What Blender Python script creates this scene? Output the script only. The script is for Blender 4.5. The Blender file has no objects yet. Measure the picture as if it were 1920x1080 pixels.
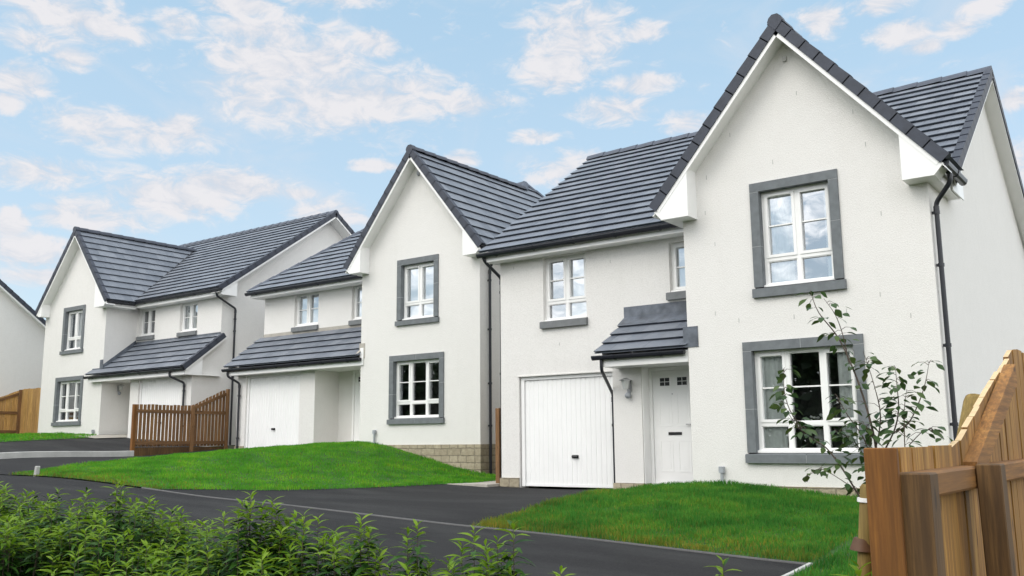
import bpy, math, random
import numpy as np
from mathutils import Vector
from mathutils.geometry import tessellate_polygon
rnd = random.Random(7)
nr = np.random.default_rng(11)
S = bpy.context.scene
COL = S.collection

# ------------------------------------------------------------------ nodes / materials
def newmat(name):
    m = bpy.data.materials.new(name); m.use_nodes = True
    nt = m.node_tree; b = nt.nodes['Principled BSDF']
    return m, nt, b
def N(nt, t, **kw):
    n = nt.nodes.new(t)
    for k, v in kw.items(): setattr(n, k, v)
    return n
def L(nt, a, b): nt.links.new(a, b)
def coord(nt, scale=(1, 1, 1), out='Object'):
    tc = N(nt, 'ShaderNodeTexCoord'); mp = N(nt, 'ShaderNodeMapping')
    mp.inputs['Scale'].default_value = scale
    L(nt, tc.outputs[out], mp.inputs['Vector']); return mp.outputs['Vector']
def noise(nt, vec, scale, detail=4, rough=.55):
    n = N(nt, 'ShaderNodeTexNoise'); n.inputs['Scale'].default_value = scale
    n.inputs['Detail'].default_value = detail; n.inputs['Roughness'].default_value = rough
    if vec is not None: L(nt, vec, n.inputs['Vector'])
    return n.outputs['Fac']
def ramp(nt, fac, stops):
    r = N(nt, 'ShaderNodeValToRGB'); e = r.color_ramp.elements
    while len(e) < len(stops): e.new(.5)
    for i, (p, c) in enumerate(stops):
        e[i].position = p; e[i].color = (*c, 1)
    L(nt, fac, r.inputs['Fac']); return r.outputs['Color']
def mixc(nt, fac, a, b, mode='MIX'):
    m = N(nt, 'ShaderNodeMix', data_type='RGBA', blend_type=mode)
    for sock, v in ((m.inputs['Factor'], fac), (m.inputs['A'], a), (m.inputs['B'], b)):
        pass
    def put(i, v):
        s = m.inputs[i]
        if hasattr(v, 'is_linked'): L(nt, v, s)
        elif isinstance(v, (int, float)): s.default_value = v
        else: s.default_value = (*v, 1)
    put(0, fac); put(6, a); put(7, b)
    return m.outputs[2]
def bump(nt, b, h, strength=.3, dist=.01):
    n = N(nt, 'ShaderNodeBump'); n.inputs['Strength'].default_value = strength
    n.inputs['Distance'].default_value = dist
    L(nt, h, n.inputs['Height']); L(nt, n.outputs['Normal'], b.inputs['Normal'])
def island(nt): return N(nt, 'ShaderNodeNewGeometry').outputs['Random Per Island']

def m_plain(name, col, rough=.5, var=.06, scale=6, bmp=0, bscale=60, metal=0):
    m, nt, b = newmat(name)
    v = coord(nt)
    f = noise(nt, v, scale)
    lo = tuple(c * (1 - var) for c in col); hi = tuple(min(1, c * (1 + var)) for c in col)
    L(nt, ramp(nt, f, [(.3, lo), (.7, hi)]), b.inputs['Base Color'])
    b.inputs['Roughness'].default_value = rough; b.inputs['Metallic'].default_value = metal
    if bmp: bump(nt, b, noise(nt, v, bscale, 3), bmp, .006)
    return m
def m_render():
    m, nt, b = newmat('roughcast_render')
    v = coord(nt)
    big = noise(nt, v, .9, 5, .6); mid = noise(nt, v, 5, 4, .6); fine = noise(nt, v, 55, 3, .7)
    c = ramp(nt, big, [(.25, (.745, .731, .706)), (.75, (.80, .787, .765))])
    c = mixc(nt, .5, c, ramp(nt, mid, [(.3, (.715, .70, .672)), (.7, (.80, .786, .762))]))
    c = mixc(nt, .55, c, ramp(nt, fine, [(.28, (.60, .585, .56)), (.5, (.775, .762, .735)), (.75, (.83, .815, .79))]))
    # rain streaks with a shape of their own
    st = noise(nt, coord(nt, (5, 5, .35)), 1.0, 5, .65)
    c = mixc(nt, ramp(nt, st, [(.56, (0, 0, 0)), (.8, (.15, .15, .15))]), c, (.58, .57, .53))
    L(nt, c, b.inputs['Base Color']); b.inputs['Roughness'].default_value = .92
    vo = N(nt, 'ShaderNodeTexVoronoi'); vo.inputs['Scale'].default_value = 95; L(nt, v, vo.inputs['Vector'])
    ad = N(nt, 'ShaderNodeMath', operation='ADD'); L(nt, vo.outputs['Distance'], ad.inputs[0]); L(nt, noise(nt, v, 28, 4), ad.inputs[1])
    bump(nt, b, ad.outputs[0], .38, .009)
    return m
def m_tile():
    m, nt, b = newmat('concrete_roof_tile')
    v = coord(nt); r = island(nt)
    c = ramp(nt, r, [(0, (.110, .126, .156)), (.5, (.152, .170, .204)), (1, (.205, .224, .258))])
    c = mixc(nt, .35, c, ramp(nt, noise(nt, v, 3.5, 5, .65), [(.3, (.094, .110, .138)), (.7, (.205, .228, .262))]))
    c = mixc(nt, ramp(nt, noise(nt, v, 22, 4, .7), [(.55, (0, 0, 0)), (.8, (.35, .35, .35))]), c, (.19, .215, .25))
    L(nt, c, b.inputs['Base Color']); b.inputs['Roughness'].default_value = .5
    bump(nt, b, noise(nt, v, 120, 3), .25, .004)
    return m
def m_stone():
    m, nt, b = newmat('coursed_plinth_stone')
    tc = N(nt, 'ShaderNodeTexCoord'); sx = N(nt, 'ShaderNodeSeparateXYZ'); L(nt, tc.outputs['Object'], sx.inputs[0])
    ad = N(nt, 'ShaderNodeMath', operation='ADD'); L(nt, sx.outputs[0], ad.inputs[0]); L(nt, sx.outputs[1], ad.inputs[1])
    cb = N(nt, 'ShaderNodeCombineXYZ'); L(nt, ad.outputs[0], cb.inputs[0]); L(nt, sx.outputs[2], cb.inputs[1])
    wob = N(nt, 'ShaderNodeTexNoise'); wob.inputs['Scale'].default_value = 5; L(nt, cb.outputs[0], wob.inputs['Vector'])
    vm = N(nt, 'ShaderNodeVectorMath', operation='MULTIPLY_ADD'); vm.inputs[1].default_value = (.09, .055, 0)
    L(nt, wob.outputs['Color'], vm.inputs[0]); L(nt, cb.outputs[0], vm.inputs[2])
    br = N(nt, 'ShaderNodeTexBrick'); br.offset = .43; br.squash = .62; br.squash_frequency = 2
    L(nt, vm.outputs[0], br.inputs['Vector'])
    br.inputs['Color1'].default_value = (.44, .38, .27, 1); br.inputs['Color2'].default_value = (.30, .255, .175, 1)
    br.inputs['Mortar'].default_value = (.17, .145, .105, 1); br.inputs['Scale'].default_value = 1
    br.inputs['Mortar Size'].default_value = .014; br.inputs['Mortar Smooth'].default_value = .4
    br.inputs['Brick Width'].default_value = .42; br.inputs['Row Height'].default_value = .165
    f = noise(nt, tc.outputs['Object'], 14, 5, .65)
    c = mixc(nt, .38, br.outputs['Color'], ramp(nt, f, [(.3, (.24, .20, .14)), (.7, (.56, .50, .38))]))
    L(nt, c, b.inputs['Base Color']); b.inputs['Roughness'].default_value = .9
    sub = N(nt, 'ShaderNodeMath', operation='SUBTRACT'); L(nt, f, sub.inputs[0]); L(nt, br.outputs['Fac'], sub.inputs[1])
    bump(nt, b, sub.outputs[0], .8, .03)
    return m
def m_asphalt():
    m, nt, b = newmat('asphalt')
    v = coord(nt)
    c = ramp(nt, noise(nt, v, .55, 5, .6), [(.32, (.0080, .0080, .0084)), (.68, (.0290, .0290, .0295))])
    sp = noise(nt, v, 62, 3, .8); md = noise(nt, v, 17, 5, .75)
    c = mixc(nt, .5, c, ramp(nt, md, [(.32, (.008, .008, .009)), (.55, (.021, .021, .022)), (.72, (.050, .050, .050))]))
    c = mixc(nt, .6, c, ramp(nt, sp, [(.35, (.012, .012, .013)), (.6, (.03, .03, .032)), (.78, (.065, .065, .066))]))
    wet = noise(nt, coord(nt, (.25, 1.1, 1)), 1.2, 4, .6)
    c = mixc(nt, ramp(nt, wet, [(.46, (0, 0, 0)), (.66, (.55, .55, .55))]), c, (.044, .045, .045))
    L(nt, c, b.inputs['Base Color']); b.inputs['Roughness'].default_value = .9; b.inputs['Specular IOR Level'].default_value = .18
    bump(nt, b, sp, .6, .008)
    return m
def m_concrete(name, col):
    m, nt, b = newmat(name); v = coord(nt)
    c = ramp(nt, noise(nt, v, 3, 5, .7), [(.25, tuple(x * .7 for x in col)), (.75, tuple(min(1, x * 1.15) for x in col))])
    c = mixc(nt, .3, c, ramp(nt, noise(nt, v, 45, 3), [(.3, tuple(x * .6 for x in col)), (.7, col)]))
    L(nt, c, b.inputs['Base Color']); b.inputs['Roughness'].default_value = .9
    bump(nt, b, noise(nt, v, 60, 3), .4, .006); return m
def m_wood(name, dark, mid, light, axis=2):
    m, nt, b = newmat(name)
    tc = N(nt, 'ShaderNodeTexCoord'); r = island(nt)
    off = N(nt, 'ShaderNodeVectorMath', operation='ADD'); L(nt, tc.outputs['Object'], off.inputs[0])
    cx = N(nt, 'ShaderNodeCombineXYZ'); mu = N(nt, 'ShaderNodeMath', operation='MULTIPLY'); mu.inputs[1].default_value = 37
    L(nt, r, mu.inputs[0]); L(nt, mu.outputs[0], cx.inputs[0]); L(nt, mu.outputs[0], cx.inputs[2]); L(nt, cx.outputs[0], off.inputs[1])
    mp = N(nt, 'ShaderNodeMapping'); sc = [26, 26, 26]; sc[axis] = 1.6; mp.inputs['Scale'].default_value = sc
    L(nt, off.outputs[0], mp.inputs['Vector'])
    g = noise(nt, mp.outputs[0], 1, 5, .62)
    mp2 = N(nt, 'ShaderNodeMapping'); sc = [5, 5, 5]; sc[axis] = .9; mp2.inputs['Scale'].default_value = sc
    L(nt, off.outputs[0], mp2.inputs['Vector'])
    blot = noise(nt, mp2.outputs[0], 1, 4, .6)
    c = ramp(nt, g, [(.25, dark), (.5, mid), (.78, light)])
    g2 = N(nt, 'ShaderNodeMapping'); sc = [85, 85, 85]; sc[axis] = 3.5; g2.inputs['Scale'].default_value = sc; L(nt, off.outputs[0], g2.inputs['Vector'])
    c = mixc(nt, ramp(nt, noise(nt, g2.outputs[0], 1, 4, .7), [(.42, (.55, .55, .55)), (.60, (0, 0, 0))]), c, tuple(x * .6 for x in dark))
    c = mixc(nt, ramp(nt, blot, [(.44, (0, 0, 0)), (.70, (.9, .9, .9))]), c, tuple(x * .48 for x in mid))
    tone = ramp(nt, r, [(0, (.70, .66, .62)), (.5, (1, 1, 1)), (1, (1.0, 1.0, .86))])
    c = mixc(nt, 1.0, c, tone, 'MULTIPLY')
    vo = N(nt, 'ShaderNodeTexVoronoi'); vo.inputs['Scale'].default_value = 1
    mp3 = N(nt, 'ShaderNodeMapping'); sc = [10, 10, 10]; sc[axis] = 3.2; mp3.inputs['Scale'].default_value = sc
    L(nt, off.outputs[0], mp3.inputs['Vector']); L(nt, mp3.outputs[0], vo.inputs['Vector'])
    c = mixc(nt, ramp(nt, vo.outputs['Distance'], [(.07, (.8, .8, .8)), (.13, (0, 0, 0))]), c, tuple(x * .35 for x in dark))
    L(nt, c, b.inputs['Base Color']); b.inputs['Roughness'].default_value = .75
    bump(nt, b, g, .45, .004)
    return m
def m_leaf(name, stops, trans=.35, rough=.4, spec=.35):
    m, nt, b = newmat(name)
    r = island(nt); c = ramp(nt, r, stops)
    c = mixc(nt, .35, c, ramp(nt, noise(nt, coord(nt), 9, 3), [(.3, stops[0][1]), (.7, stops[-1][1])]))
    if 'grass' in name:
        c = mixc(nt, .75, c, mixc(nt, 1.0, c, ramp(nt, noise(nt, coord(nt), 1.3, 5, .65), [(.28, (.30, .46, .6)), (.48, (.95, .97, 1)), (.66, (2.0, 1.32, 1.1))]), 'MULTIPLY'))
    L(nt, c, b.inputs['Base Color']); b.inputs['Roughness'].default_value = rough
    b.inputs['Specular IOR Level'].default_value = spec
    t = N(nt, 'ShaderNodeBsdfTranslucent'); mx = N(nt, 'ShaderNodeMixShader'); mx.inputs[0].default_value = trans
    L(nt, c, t.inputs['Color']); L(nt, b.outputs[0], mx.inputs[1]); L(nt, t.outputs[0], mx.inputs[2])
    L(nt, mx.outputs[0], nt.nodes['Material Output'].inputs['Surface'])
    return m
def m_glass(name, refl):
    m, nt, b = newmat(name); nt.nodes.remove(b)
    gl = N(nt, 'ShaderNodeBsdfGlossy'); gl.inputs['Roughness'].default_value = .0; gl.inputs['Color'].default_value = (.93, .96, 1, 1)
    v = coord(nt); bp = N(nt, 'ShaderNodeBump'); bp.inputs['Strength'].default_value = .05; bp.inputs['Distance'].default_value = .02
    L(nt, noise(nt, v, 1.4, 2), bp.inputs['Height']); L(nt, bp.outputs[0], gl.inputs['Normal'])
    tr = N(nt, 'ShaderNodeBsdfTransparent'); tr.inputs['Color'].default_value = (.88, .92, .91, 1)
    lw = N(nt, 'ShaderNodeFresnel'); lw.inputs['IOR'].default_value = 1.5
    ma = N(nt, 'ShaderNodeMath', operation='ADD', use_clamp=True); ma.inputs[1].default_value = refl; L(nt, lw.outputs[0], ma.inputs[0])
    mx = N(nt, 'ShaderNodeMixShader'); L(nt, ma.outputs[0], mx.inputs[0]); L(nt, tr.outputs[0], mx.inputs[1]); L(nt, gl.outputs[0], mx.inputs[2])
    L(nt, mx.outputs[0], nt.nodes['Material Output'].inputs['Surface'])
    return m
def m_lawn():
    m, nt, b = newmat('turf'); v = coord(nt)
    c = ramp(nt, noise(nt, v, 1.1, 5, .65), [(.3, (.022, .085, .012)), (.55, (.036, .12, .017)), (.75, (.055, .15, .024))])
    c = mixc(nt, .5, c, ramp(nt, noise(nt, v, 40, 4, .7), [(.3, (.012, .040, .007)), (.7, (.05, .13, .02))]))
    L(nt, c, b.inputs['Base Color']); b.inputs['Roughness'].default_value = .95
    bump(nt, b, noise(nt, v, 70, 3), .8, .03); return m

M = dict(
 render=m_render(), tile=m_tile(), stone=m_stone(), asphalt=m_asphalt(),
 white=m_plain('white_upvc', (.88, .878, .865), .35, .02, 3),
 garage=m_plain('white_painted_steel', (.90, .90, .89), .4, .02, 2),
 dark=m_plain('black_plastic_gutter', (.018, .020, .027), .35, .15, 8),
 verge=m_plain('dark_verge_tile', (.036, .043, .062), .6, .2, 7, .3, 90),
 ridge=m_plain('slate_grey_ridge_tile', (.062, .076, .106), .6, .2, 5, .3, 90),
 lead=m_plain('lead_flashing', (.105, .12, .145), .5, .45, 5, .4, 14),
 surround=m_plain('grey_cast_stone', (.155, .170, .180), .85, .13, 9, .3, 120),
 sill=m_plain('grey_cast_sill', (.18, .19, .195), .85, .13, 9, .3, 120),
 mortar=m_plain('pale_mortar', (.42, .43, .43), .9),
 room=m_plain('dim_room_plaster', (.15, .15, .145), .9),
 frost=m_plain('frosted_lamp_glass', (.60, .61, .60), .25, .05, 9),
 weep=m_plain('weep_vent_plastic', (.47, .47, .45), .6),
 curtain=m_plain('pale_curtain_cloth', (.86, .87, .85), .9, .08, 12),
 blind=m_plain('white_blind_cloth', (.82, .82, .80), .9, .03, 3),
 slot=m_plain('black_metal', (.015, .015, .016), .4),
 steel=m_plain('brushed_steel', (.45, .45, .46), .35, .1, 12, metal=.8),
 greyplastic=m_plain('grey_plastic', (.34, .36, .39), .5, .2, 12),
 paleconc=m_concrete('pale_concrete', (.50, .50, .48)),
 kerb=m_concrete('kerb_concrete', (.13, .13, .13)),
 slab=m_concrete('light_paving', (.46, .43, .38)),
 lawn=m_lawn(),
 soil=m_plain('verge_soil', (.045, .05, .022), .95, .4, 3, .5, 30),
 wood=m_wood('treated_timber', (.14, .060, .010), (.41, .205, .044), (.60, .36, .095)),
 woody=m_wood('treated_timber_rail', (.14, .058, .012), (.33, .150, .034), (.46, .235, .06), 1),
 woodpost=m_wood('orange_timber_post', (.14, .050, .007), (.225, .088, .012), (.28, .12, .019)),
 woodwet=m_wood('dark_damp_timber', (.060, .029, .009), (.135, .070, .021), (.22, .12, .040)),
 woodbrown=m_wood('brown_fence_timber', (.13, .062, .024), (.30, .155, .062), (.46, .265, .12)),
 woodbrowny=m_wood('brown_fence_rail', (.11, .053, .020), (.235, .118, .047), (.37, .20, .085), 1),
 woodyel=m_wood('yellow_fence_timber', (.42, .22, .065), (.72, .43, .155), (.82, .56, .24)),
 endgrain=m_plain('fresh_cut_wood', (.60, .44, .25), .8, .15, 20),
 log=m_wood('round_pine_pole', (.20, .13, .03), (.32, .22, .062), (.42, .31, .11)),
 bark=m_plain('young_bark', (.085, .065, .05), .8, .3, 30, .4, 80),
 rubber=m_plain('brown_rubber_tie', (.10, .045, .018), .6, .2, 20),
 leaf=m_leaf('laurel_leaf', [(0, (.007, .025, .004)), (.5, (.018, .062, .008)), (1, (.042, .114, .012))], .16, .45, .2),
 newleaf=m_leaf('young_laurel_leaf', [(0, (.085, .190, .007)), (.5, (.150, .275, .014)), (1, (.235, .355, .028))], .4, .45, .2),
 birch=m_leaf('sapling_leaf', [(0, (.024, .060, .020)), (.6, (.050, .105, .034)), (1, (.11, .16, .042))], .3),
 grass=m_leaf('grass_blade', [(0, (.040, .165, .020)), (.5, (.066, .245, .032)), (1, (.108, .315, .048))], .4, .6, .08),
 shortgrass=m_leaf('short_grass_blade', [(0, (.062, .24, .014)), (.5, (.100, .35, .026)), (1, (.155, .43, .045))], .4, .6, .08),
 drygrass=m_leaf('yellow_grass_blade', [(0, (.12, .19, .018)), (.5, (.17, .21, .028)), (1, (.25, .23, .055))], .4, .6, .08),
 added_treeline=m_leaf('added_wood_foliage', [(0, (.010, .024, .009)), (.5, (.018, .038, .012)), (1, (.03, .055, .018))], .2, .7),
)
M['pane'] = m_glass('window_glass', .42)
M['paned'] = m_glass('window_glass_lower', .22)

# ------------------------------------------------------------------ mesh builder
BASE = {}
def base_of(o):
    while o is not None and o.parent is not None: o = o.parent
    return BASE.get(o.name, Vector((0, 0, 0))) if o is not None else Vector((0, 0, 0))
class MB:
    def __init__(s): s.v = []; s.f = []; s.m = []; s.sm = []
    def add(s, vs, fs, mi=0, smooth=False):
        k = len(s.v); s.v += [tuple(p) for p in vs]
        for f in fs: s.f.append(tuple(i + k for i in f)); s.m.append(mi); s.sm.append(smooth)
    def box(s, x0, x1, y0, y1, z0, z1, mi=0):
        if x0 > x1: x0, x1 = x1, x0
        if y0 > y1: y0, y1 = y1, y0
        if z0 > z1: z0, z1 = z1, z0
        s.add([(x0,y0,z0),(x1,y0,z0),(x1,y1,z0),(x0,y1,z0),(x0,y0,z1),(x1,y0,z1),(x1,y1,z1),(x0,y1,z1)],
              [(0,3,2,1),(4,5,6,7),(0,1,5,4),(1,2,6,5),(2,3,7,6),(3,0,4,7)], mi)
    def bbox(s, x0, x1, y0, y1, z0, z1, mi=0, c=.006):
        """box with chamfered vertical and top edges"""
        b = [(x0+c,y0),(x1-c,y0),(x1,y0+c),(x1,y1-c),(x1-c,y1),(x0+c,y1),(x0,y1-c),(x0,y0+c)]
        t = [(x0+2*c,y0+c),(x1-2*c,y0+c),(x1-c,y0+2*c),(x1-c,y1-2*c),(x1-2*c,y1-c),(x0+2*c,y1-c),(x0+c,y1-2*c),(x0+c,y0+2*c)]
        vs = [(x,y,z0) for x,y in b]+[(x,y,z1-c) for x,y in b]+[(x,y,z1) for x,y in t]
        fs = [tuple(range(7,-1,-1)), tuple(range(16,24))]
        for i in range(8):
            j=(i+1)%8; fs += [(i,j,8+j,8+i),(8+i,8+j,16+j,16+i)]
        s.add(vs, fs, mi)
    def prism(s, pts, vec, mi=0):
        n = len(pts); p = [Vector(q) for q in pts]; w = Vector(vec)
        fs = [tuple(range(n-1,-1,-1)), tuple(range(n, 2*n))]
        for i in range(n): j=(i+1)%n; fs.append((i,j,n+j,n+i))
        s.add(p+[q+w for q in p], fs, mi)
    def tube(s, pts, r, n=10, mi=0, caps=True, smooth=True):
        P = [Vector(p) for p in pts]; R = r if isinstance(r, (list, tuple)) else [r]*len(P)
        vs = []; up = None
        for i, p in enumerate(P):
            if i == 0: t = P[1]-p
            elif i == len(P)-1: t = p-P[i-1]
            else: t = (P[i+1]-p).normalized()+(p-P[i-1]).normalized()
            t.normalize()
            if up is None: a = t.orthogonal().normalized()
            else:
                a = up-t*up.dot(t)
                a = a.normalized() if a.length > 1e-6 else t.orthogonal().normalized()
            up = a; b = t.cross(a)
            for k in range(n):
                an = 2*math.pi*k/n; vs.append(p+(a*math.cos(an)+b*math.sin(an))*R[i])
        fs = []
        for i in range(len(P)-1):
            for k in range(n):
                j=(k+1)%n; fs.append((i*n+k,i*n+j,(i+1)*n+j,(i+1)*n+k))
        s.add(vs, fs, mi, smooth)
        if caps:
            s.add(vs[:n], [tuple(range(n-1,-1,-1))], mi); s.add(vs[-n:], [tuple(range(n))], mi)
    def build(s, name, mats, parent=None, loc=None):
        me = bpy.data.meshes.new(name)
        b = base_of(parent) if parent is not None else Vector(loc or (0,0,0))
        me.from_pydata([(x-b.x,y-b.y,z-b.z) for x,y,z in s.v], [], s.f)
        mats = mats if isinstance(mats, (list, tuple)) else [mats]
        for m in mats: me.materials.append(m)
        me.polygons.foreach_set('material_index', s.m); me.polygons.foreach_set('use_smooth', s.sm)
        me.update()
        o = bpy.data.objects.new(name, me); COL.objects.link(o)
        if parent is not None: o.parent = parent
        else: o.location = b; BASE[o.name] = b
        return o
def npmesh(name, V, F, mats, mi=None, smooth=False, parent=None, loc=(0,0,0)):
    """V (n,3), F (m,k) numpy arrays in world space"""
    me = bpy.data.meshes.new(name)
    b = base_of(parent) if parent is not None else Vector(loc)
    V = V-np.array(b)
    k = F.shape[1]
    me.vertices.add(len(V)); me.vertices.foreach_set('co', V.astype(np.float32).ravel())
    me.loops.add(F.size); me.loops.foreach_set('vertex_index', F.astype(np.int32).ravel())
    me.polygons.add(len(F)); me.polygons.foreach_set('loop_start', np.arange(0, F.size, k, dtype=np.int32))
    for m in (mats if isinstance(mats, (list, tuple)) else [mats]): me.materials.append(m)
    if mi is not None: me.polygons.foreach_set('material_index', mi.astype(np.int32))
    me.polygons.foreach_set('use_smooth', np.full(len(F), smooth))
    me.update(calc_edges=True); me.validate()
    o = bpy.data.objects.new(name, me); COL.objects.link(o)
    if parent is not None: o.parent = parent
    else: o.location = b; BASE[o.name] = b
    return o
def tag(o, label, cat, group=None):
    o['label'] = label; o['category'] = cat
    if group: o['group'] = group
    return o
def struct(o): o['kind'] = 'structure'; return o
def thing(name, loc, label, cat, group=None):
    o = bpy.data.objects.new(name, None); COL.objects.link(o); o.location = loc; o.empty_display_size = .2
    BASE[o.name] = Vector(loc); return tag(o, label, cat, group)

# ------------------------------------------------------------------ terrain height
CP = np.array([(-3.4,9.5,-1.24),(-8,9.5,-1.06),(-11.7,9.5,-.9),(-14.75,9.5,-.77),(-20.4,9.5,-.58),(-24.5,9.5,-.41),(-30,9.5,-.2),(-40,9.5,.2),
 (-3.4,4,-1.36),(-10,4,-1.12),(-20,4,-.72),(-30,4,-.3),(0,0,-1.45),(0,9.5,-1.25),(3,14,-.95),(-.8,13.9,-.74),
 (-11.5,15,-.87),(-8.9,15,-.86),(-8.2,13.5,-.83),(-8.2,12,-.86),(-8.2,10.8,-.95),(-6.9,13.9,-.69),(-6.2,13.9,-.69),(-5.4,13.9,-.76),(-4.5,13.9,-.84),(-3,13.9,-.93),
 (-12.1,15,-.84),(-13.7,17.1,-.72),(-15.5,17.1,-.36),(-17.0,17.1,-.03),(-17.8,17.1,.005),(-19.3,17.4,-.03),(-21.5,17.4,-.13),(-20.4,15.1,-.21),
 (-20.4,12.4,-.32),(-20.4,11,-.41),(-18,14,-.16),(-14.2,11.5,-.83),(-13.2,13.5,-.84),(-24.5,14.8,-.28),(-24.5,11.3,-.28),(-23.4,17.4,-.17),
 (-29,17.3,.2),(-27,17.3,.1),(-30.4,17.1,.30),(-34.6,17.1,.38),(-37.5,18,.4),(-28,11,-.08),
 (-7,25,-.8),(-18,27,-.1),(-30,28,.35),(-45,25,.6),(2,25,-.9),(-45,10,.45),(-45,3,.2),(5,5,-1.4),(-10,-3,-1.2),(-30,-5,-.5)])
def _phi(r): return np.where(r > 1e-9, r*r*np.log(np.maximum(r, 1e-9)), 0)
_n = len(CP); _A = np.zeros((_n+3,_n+3))
_A[:_n,:_n] = _phi(np.hypot(CP[:,None,0]-CP[None,:,0], CP[:,None,1]-CP[None,:,1]))+np.eye(_n)*.05
_A[:_n,_n] = 1; _A[:_n,_n+1:] = CP[:,:2]; _A[_n,:_n] = 1; _A[_n+1:,:_n] = CP[:,:2].T
_w = np.linalg.solve(_A, np.concatenate([CP[:,2],[0,0,0]]))
def H(x, y):
    x = np.asarray(x, float); y = np.asarray(y, float)
    r = np.hypot(x[...,None]-CP[:,0], y[...,None]-CP[:,1])
    z = _phi(r)@_w[:_n]+_w[_n]+_w[_n+1]*x+_w[_n+2]*y
    d = np.hypot((x+18)/1.6, y-11); t = np.clip((d-19)/25, 0, 1); t = t*t*(3-2*t)
    return z*(1-t)+(-.5)*t
def h1(x, y): return float(H(np.array([x]), np.array([y]))[0])

def clip_poly(poly, a, b, c):
    """keep a*x+b*y<=c"""
    out = []
    for i in range(len(poly)):
        p, q = poly[i], poly[(i+1) % len(poly)]
        dp = a*p[0]+b*p[1]-c; dq = a*q[0]+b*q[1]-c
        if dp <= 0: out.append(p)
        if (dp < 0 < dq) or (dq < 0 < dp):
            t = dp/(dp-dq); out.append((p[0]+(q[0]-p[0])*t, p[1]+(q[1]-p[1])*t))
    return out
def ccw(poly):
    a = sum(poly[i][0]*poly[(i+1)%len(poly)][1]-poly[(i+1)%len(poly)][0]*poly[i][1] for i in range(len(poly)))
    return poly if a > 0 else poly[::-1]
def clip_convex(sub, conv):
    for i in range(len(conv)):
        p, q = conv[i], conv[(i+1) % len(conv)]
        a, b = q[1]-p[1], -(q[0]-p[0])
        sub = clip_poly(sub, a, b, a*p[0]+b*p[1])
        if len(sub) < 3: return []
    return sub
def drape(name, polys, off, mat, step=.4, hfun=None):
    mb = MB()
    for poly in polys:
        poly = ccw(poly)
        xs = [p[0] for p in poly]; ys = [p[1] for p in poly]
        for i in range(int(math.floor(min(xs)/step)), int(math.ceil(max(xs)/step))):
            for j in range(int(math.floor(min(ys)/step)), int(math.ceil(max(ys)/step))):
                c = clip_convex([(i*step,j*step),((i+1)*step,j*step),((i+1)*step,(j+1)*step),(i*step,(j+1)*step)], poly)
                if len(c) >= 3:
                    c = np.array(c); z = H(c[:,0], c[:,1])+off
                    if hfun is not None: z = z+hfun(c[:,0], c[:,1])
                    mb.add(np.column_stack([c, z]).tolist(), [tuple(range(len(c)))], 0, True)
    # weld
    idx = {}; vv = []; remap = []
    for p in mb.v:
        k = (round(p[0],4), round(p[1],4))
        if k not in idx: idx[k] = len(vv); vv.append(p)
        remap.append(idx[k])
    mb.f = [tuple(remap[i] for i in f) for f in mb.f]; mb.v = vv
    keep = [k for k, f in enumerate(mb.f) if len(set(f)) == len(f)]
    mb.f = [mb.f[k] for k in keep]; mb.m = [0]*len(keep); mb.sm = [True]*len(keep)
    return struct(mb.build(name, mat))

# ------------------------------------------------------------------ the setting
xs = [-2500,-900,-400,-200,-120,-90]+[float(x) for x in range(-70,41,1)]+[50,70,120,300,900,2500]
ys = [-2500,-900,-400,-200,-120,-80,-60]+[float(y) for y in range(-45,71,1)]+[80,110,200,500,1200,3000]
gx, gy = np.meshgrid(xs, ys, indexing='ij'); gz = H(gx, gy)-.06
V = np.column_stack([gx.ravel(), gy.ravel(), gz.ravel()]); ny = len(ys)
I, J = np.meshgrid(range(len(xs)-1), range(ny-1), indexing='ij'); I = I.ravel(); J = J.ravel()
F = np.column_stack([I*ny+J, (I+1)*ny+J, (I+1)*ny+J+1, I*ny+J+1])
struct(npmesh('ground', V, F, M['soil'], smooth=True))
YK = 9.5
drape('road', [[(-62,4.2),(-3.4,4.2),(-3.4,YK),(-62,YK)]], 0, M['asphalt'])
drape('driveway', [[(-15.2,YK+.05),(-7.6,YK+.05),(-7.9,15.08),(-12.45,15.08)],[(-8.3,13.2),(-6.85,13.2),(-6.85,14.95),(-8.3,14.95)]], .004, M['asphalt'])
drape('driveway', [[(-24.3,YK+.05),(-20.2,YK+.05),(-19.9,17.45),(-24.3,17.45)]], .004, M['asphalt'])
drape('driveway', [[(-29.4,YK+.05),(-24.6,YK+.05),(-24.6,17.38),(-29.4,17.38)]], .06, M['asphalt'])
drape('path', [[(-30.35,16.3),(-29.0,16.3),(-29.0,18.35),(-30.35,18.35)]], .085, M['slab'])
mb = MB()
z = h1(-12, 14.9)+.035
mb.prism([(-12.75,14.62,z-.25),(-11.62,14.72,z-.25),(-11.62,18,z-.25),(-12.75,18,z-.25)], (0,0,.25))
struct(mb.build('path', M['slab']))

def mound(x, y): return 0*x
LAWN_M = [[(-20.25,YK+.06),(-14.9,YK+.06),(-12.35,15.15),(-12.8,17.2),(-20.1,17.46)]]
LAWN_R = [[(-7.75,YK+.06),(-3.4,YK+.06),(-.95,9.3),(-.95,13.98),(-6.84,13.98),(-6.84,13.7),(-8.0,13.0)]]
LAWN_R = [[(-7.75,YK+.06),(-3.4,YK+.06),(-3.4,13.98),(-6.84,13.98),(-8.0,13.0)],[(-3.4,3.2),(-.9,3.2),(-.9,13.98),(-3.4,13.98)]]
LAWN_L = [[(-38,YK+.06),(-29.45,YK+.06),(-29.45,16.25),(-30.4,17.18),(-38,17.18)]]
drape('lawn', LAWN_M, .012, M['lawn']); drape('lawn', LAWN_R, .012, M['lawn']); drape('lawn', LAWN_L, .07, M['lawn'])

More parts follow.
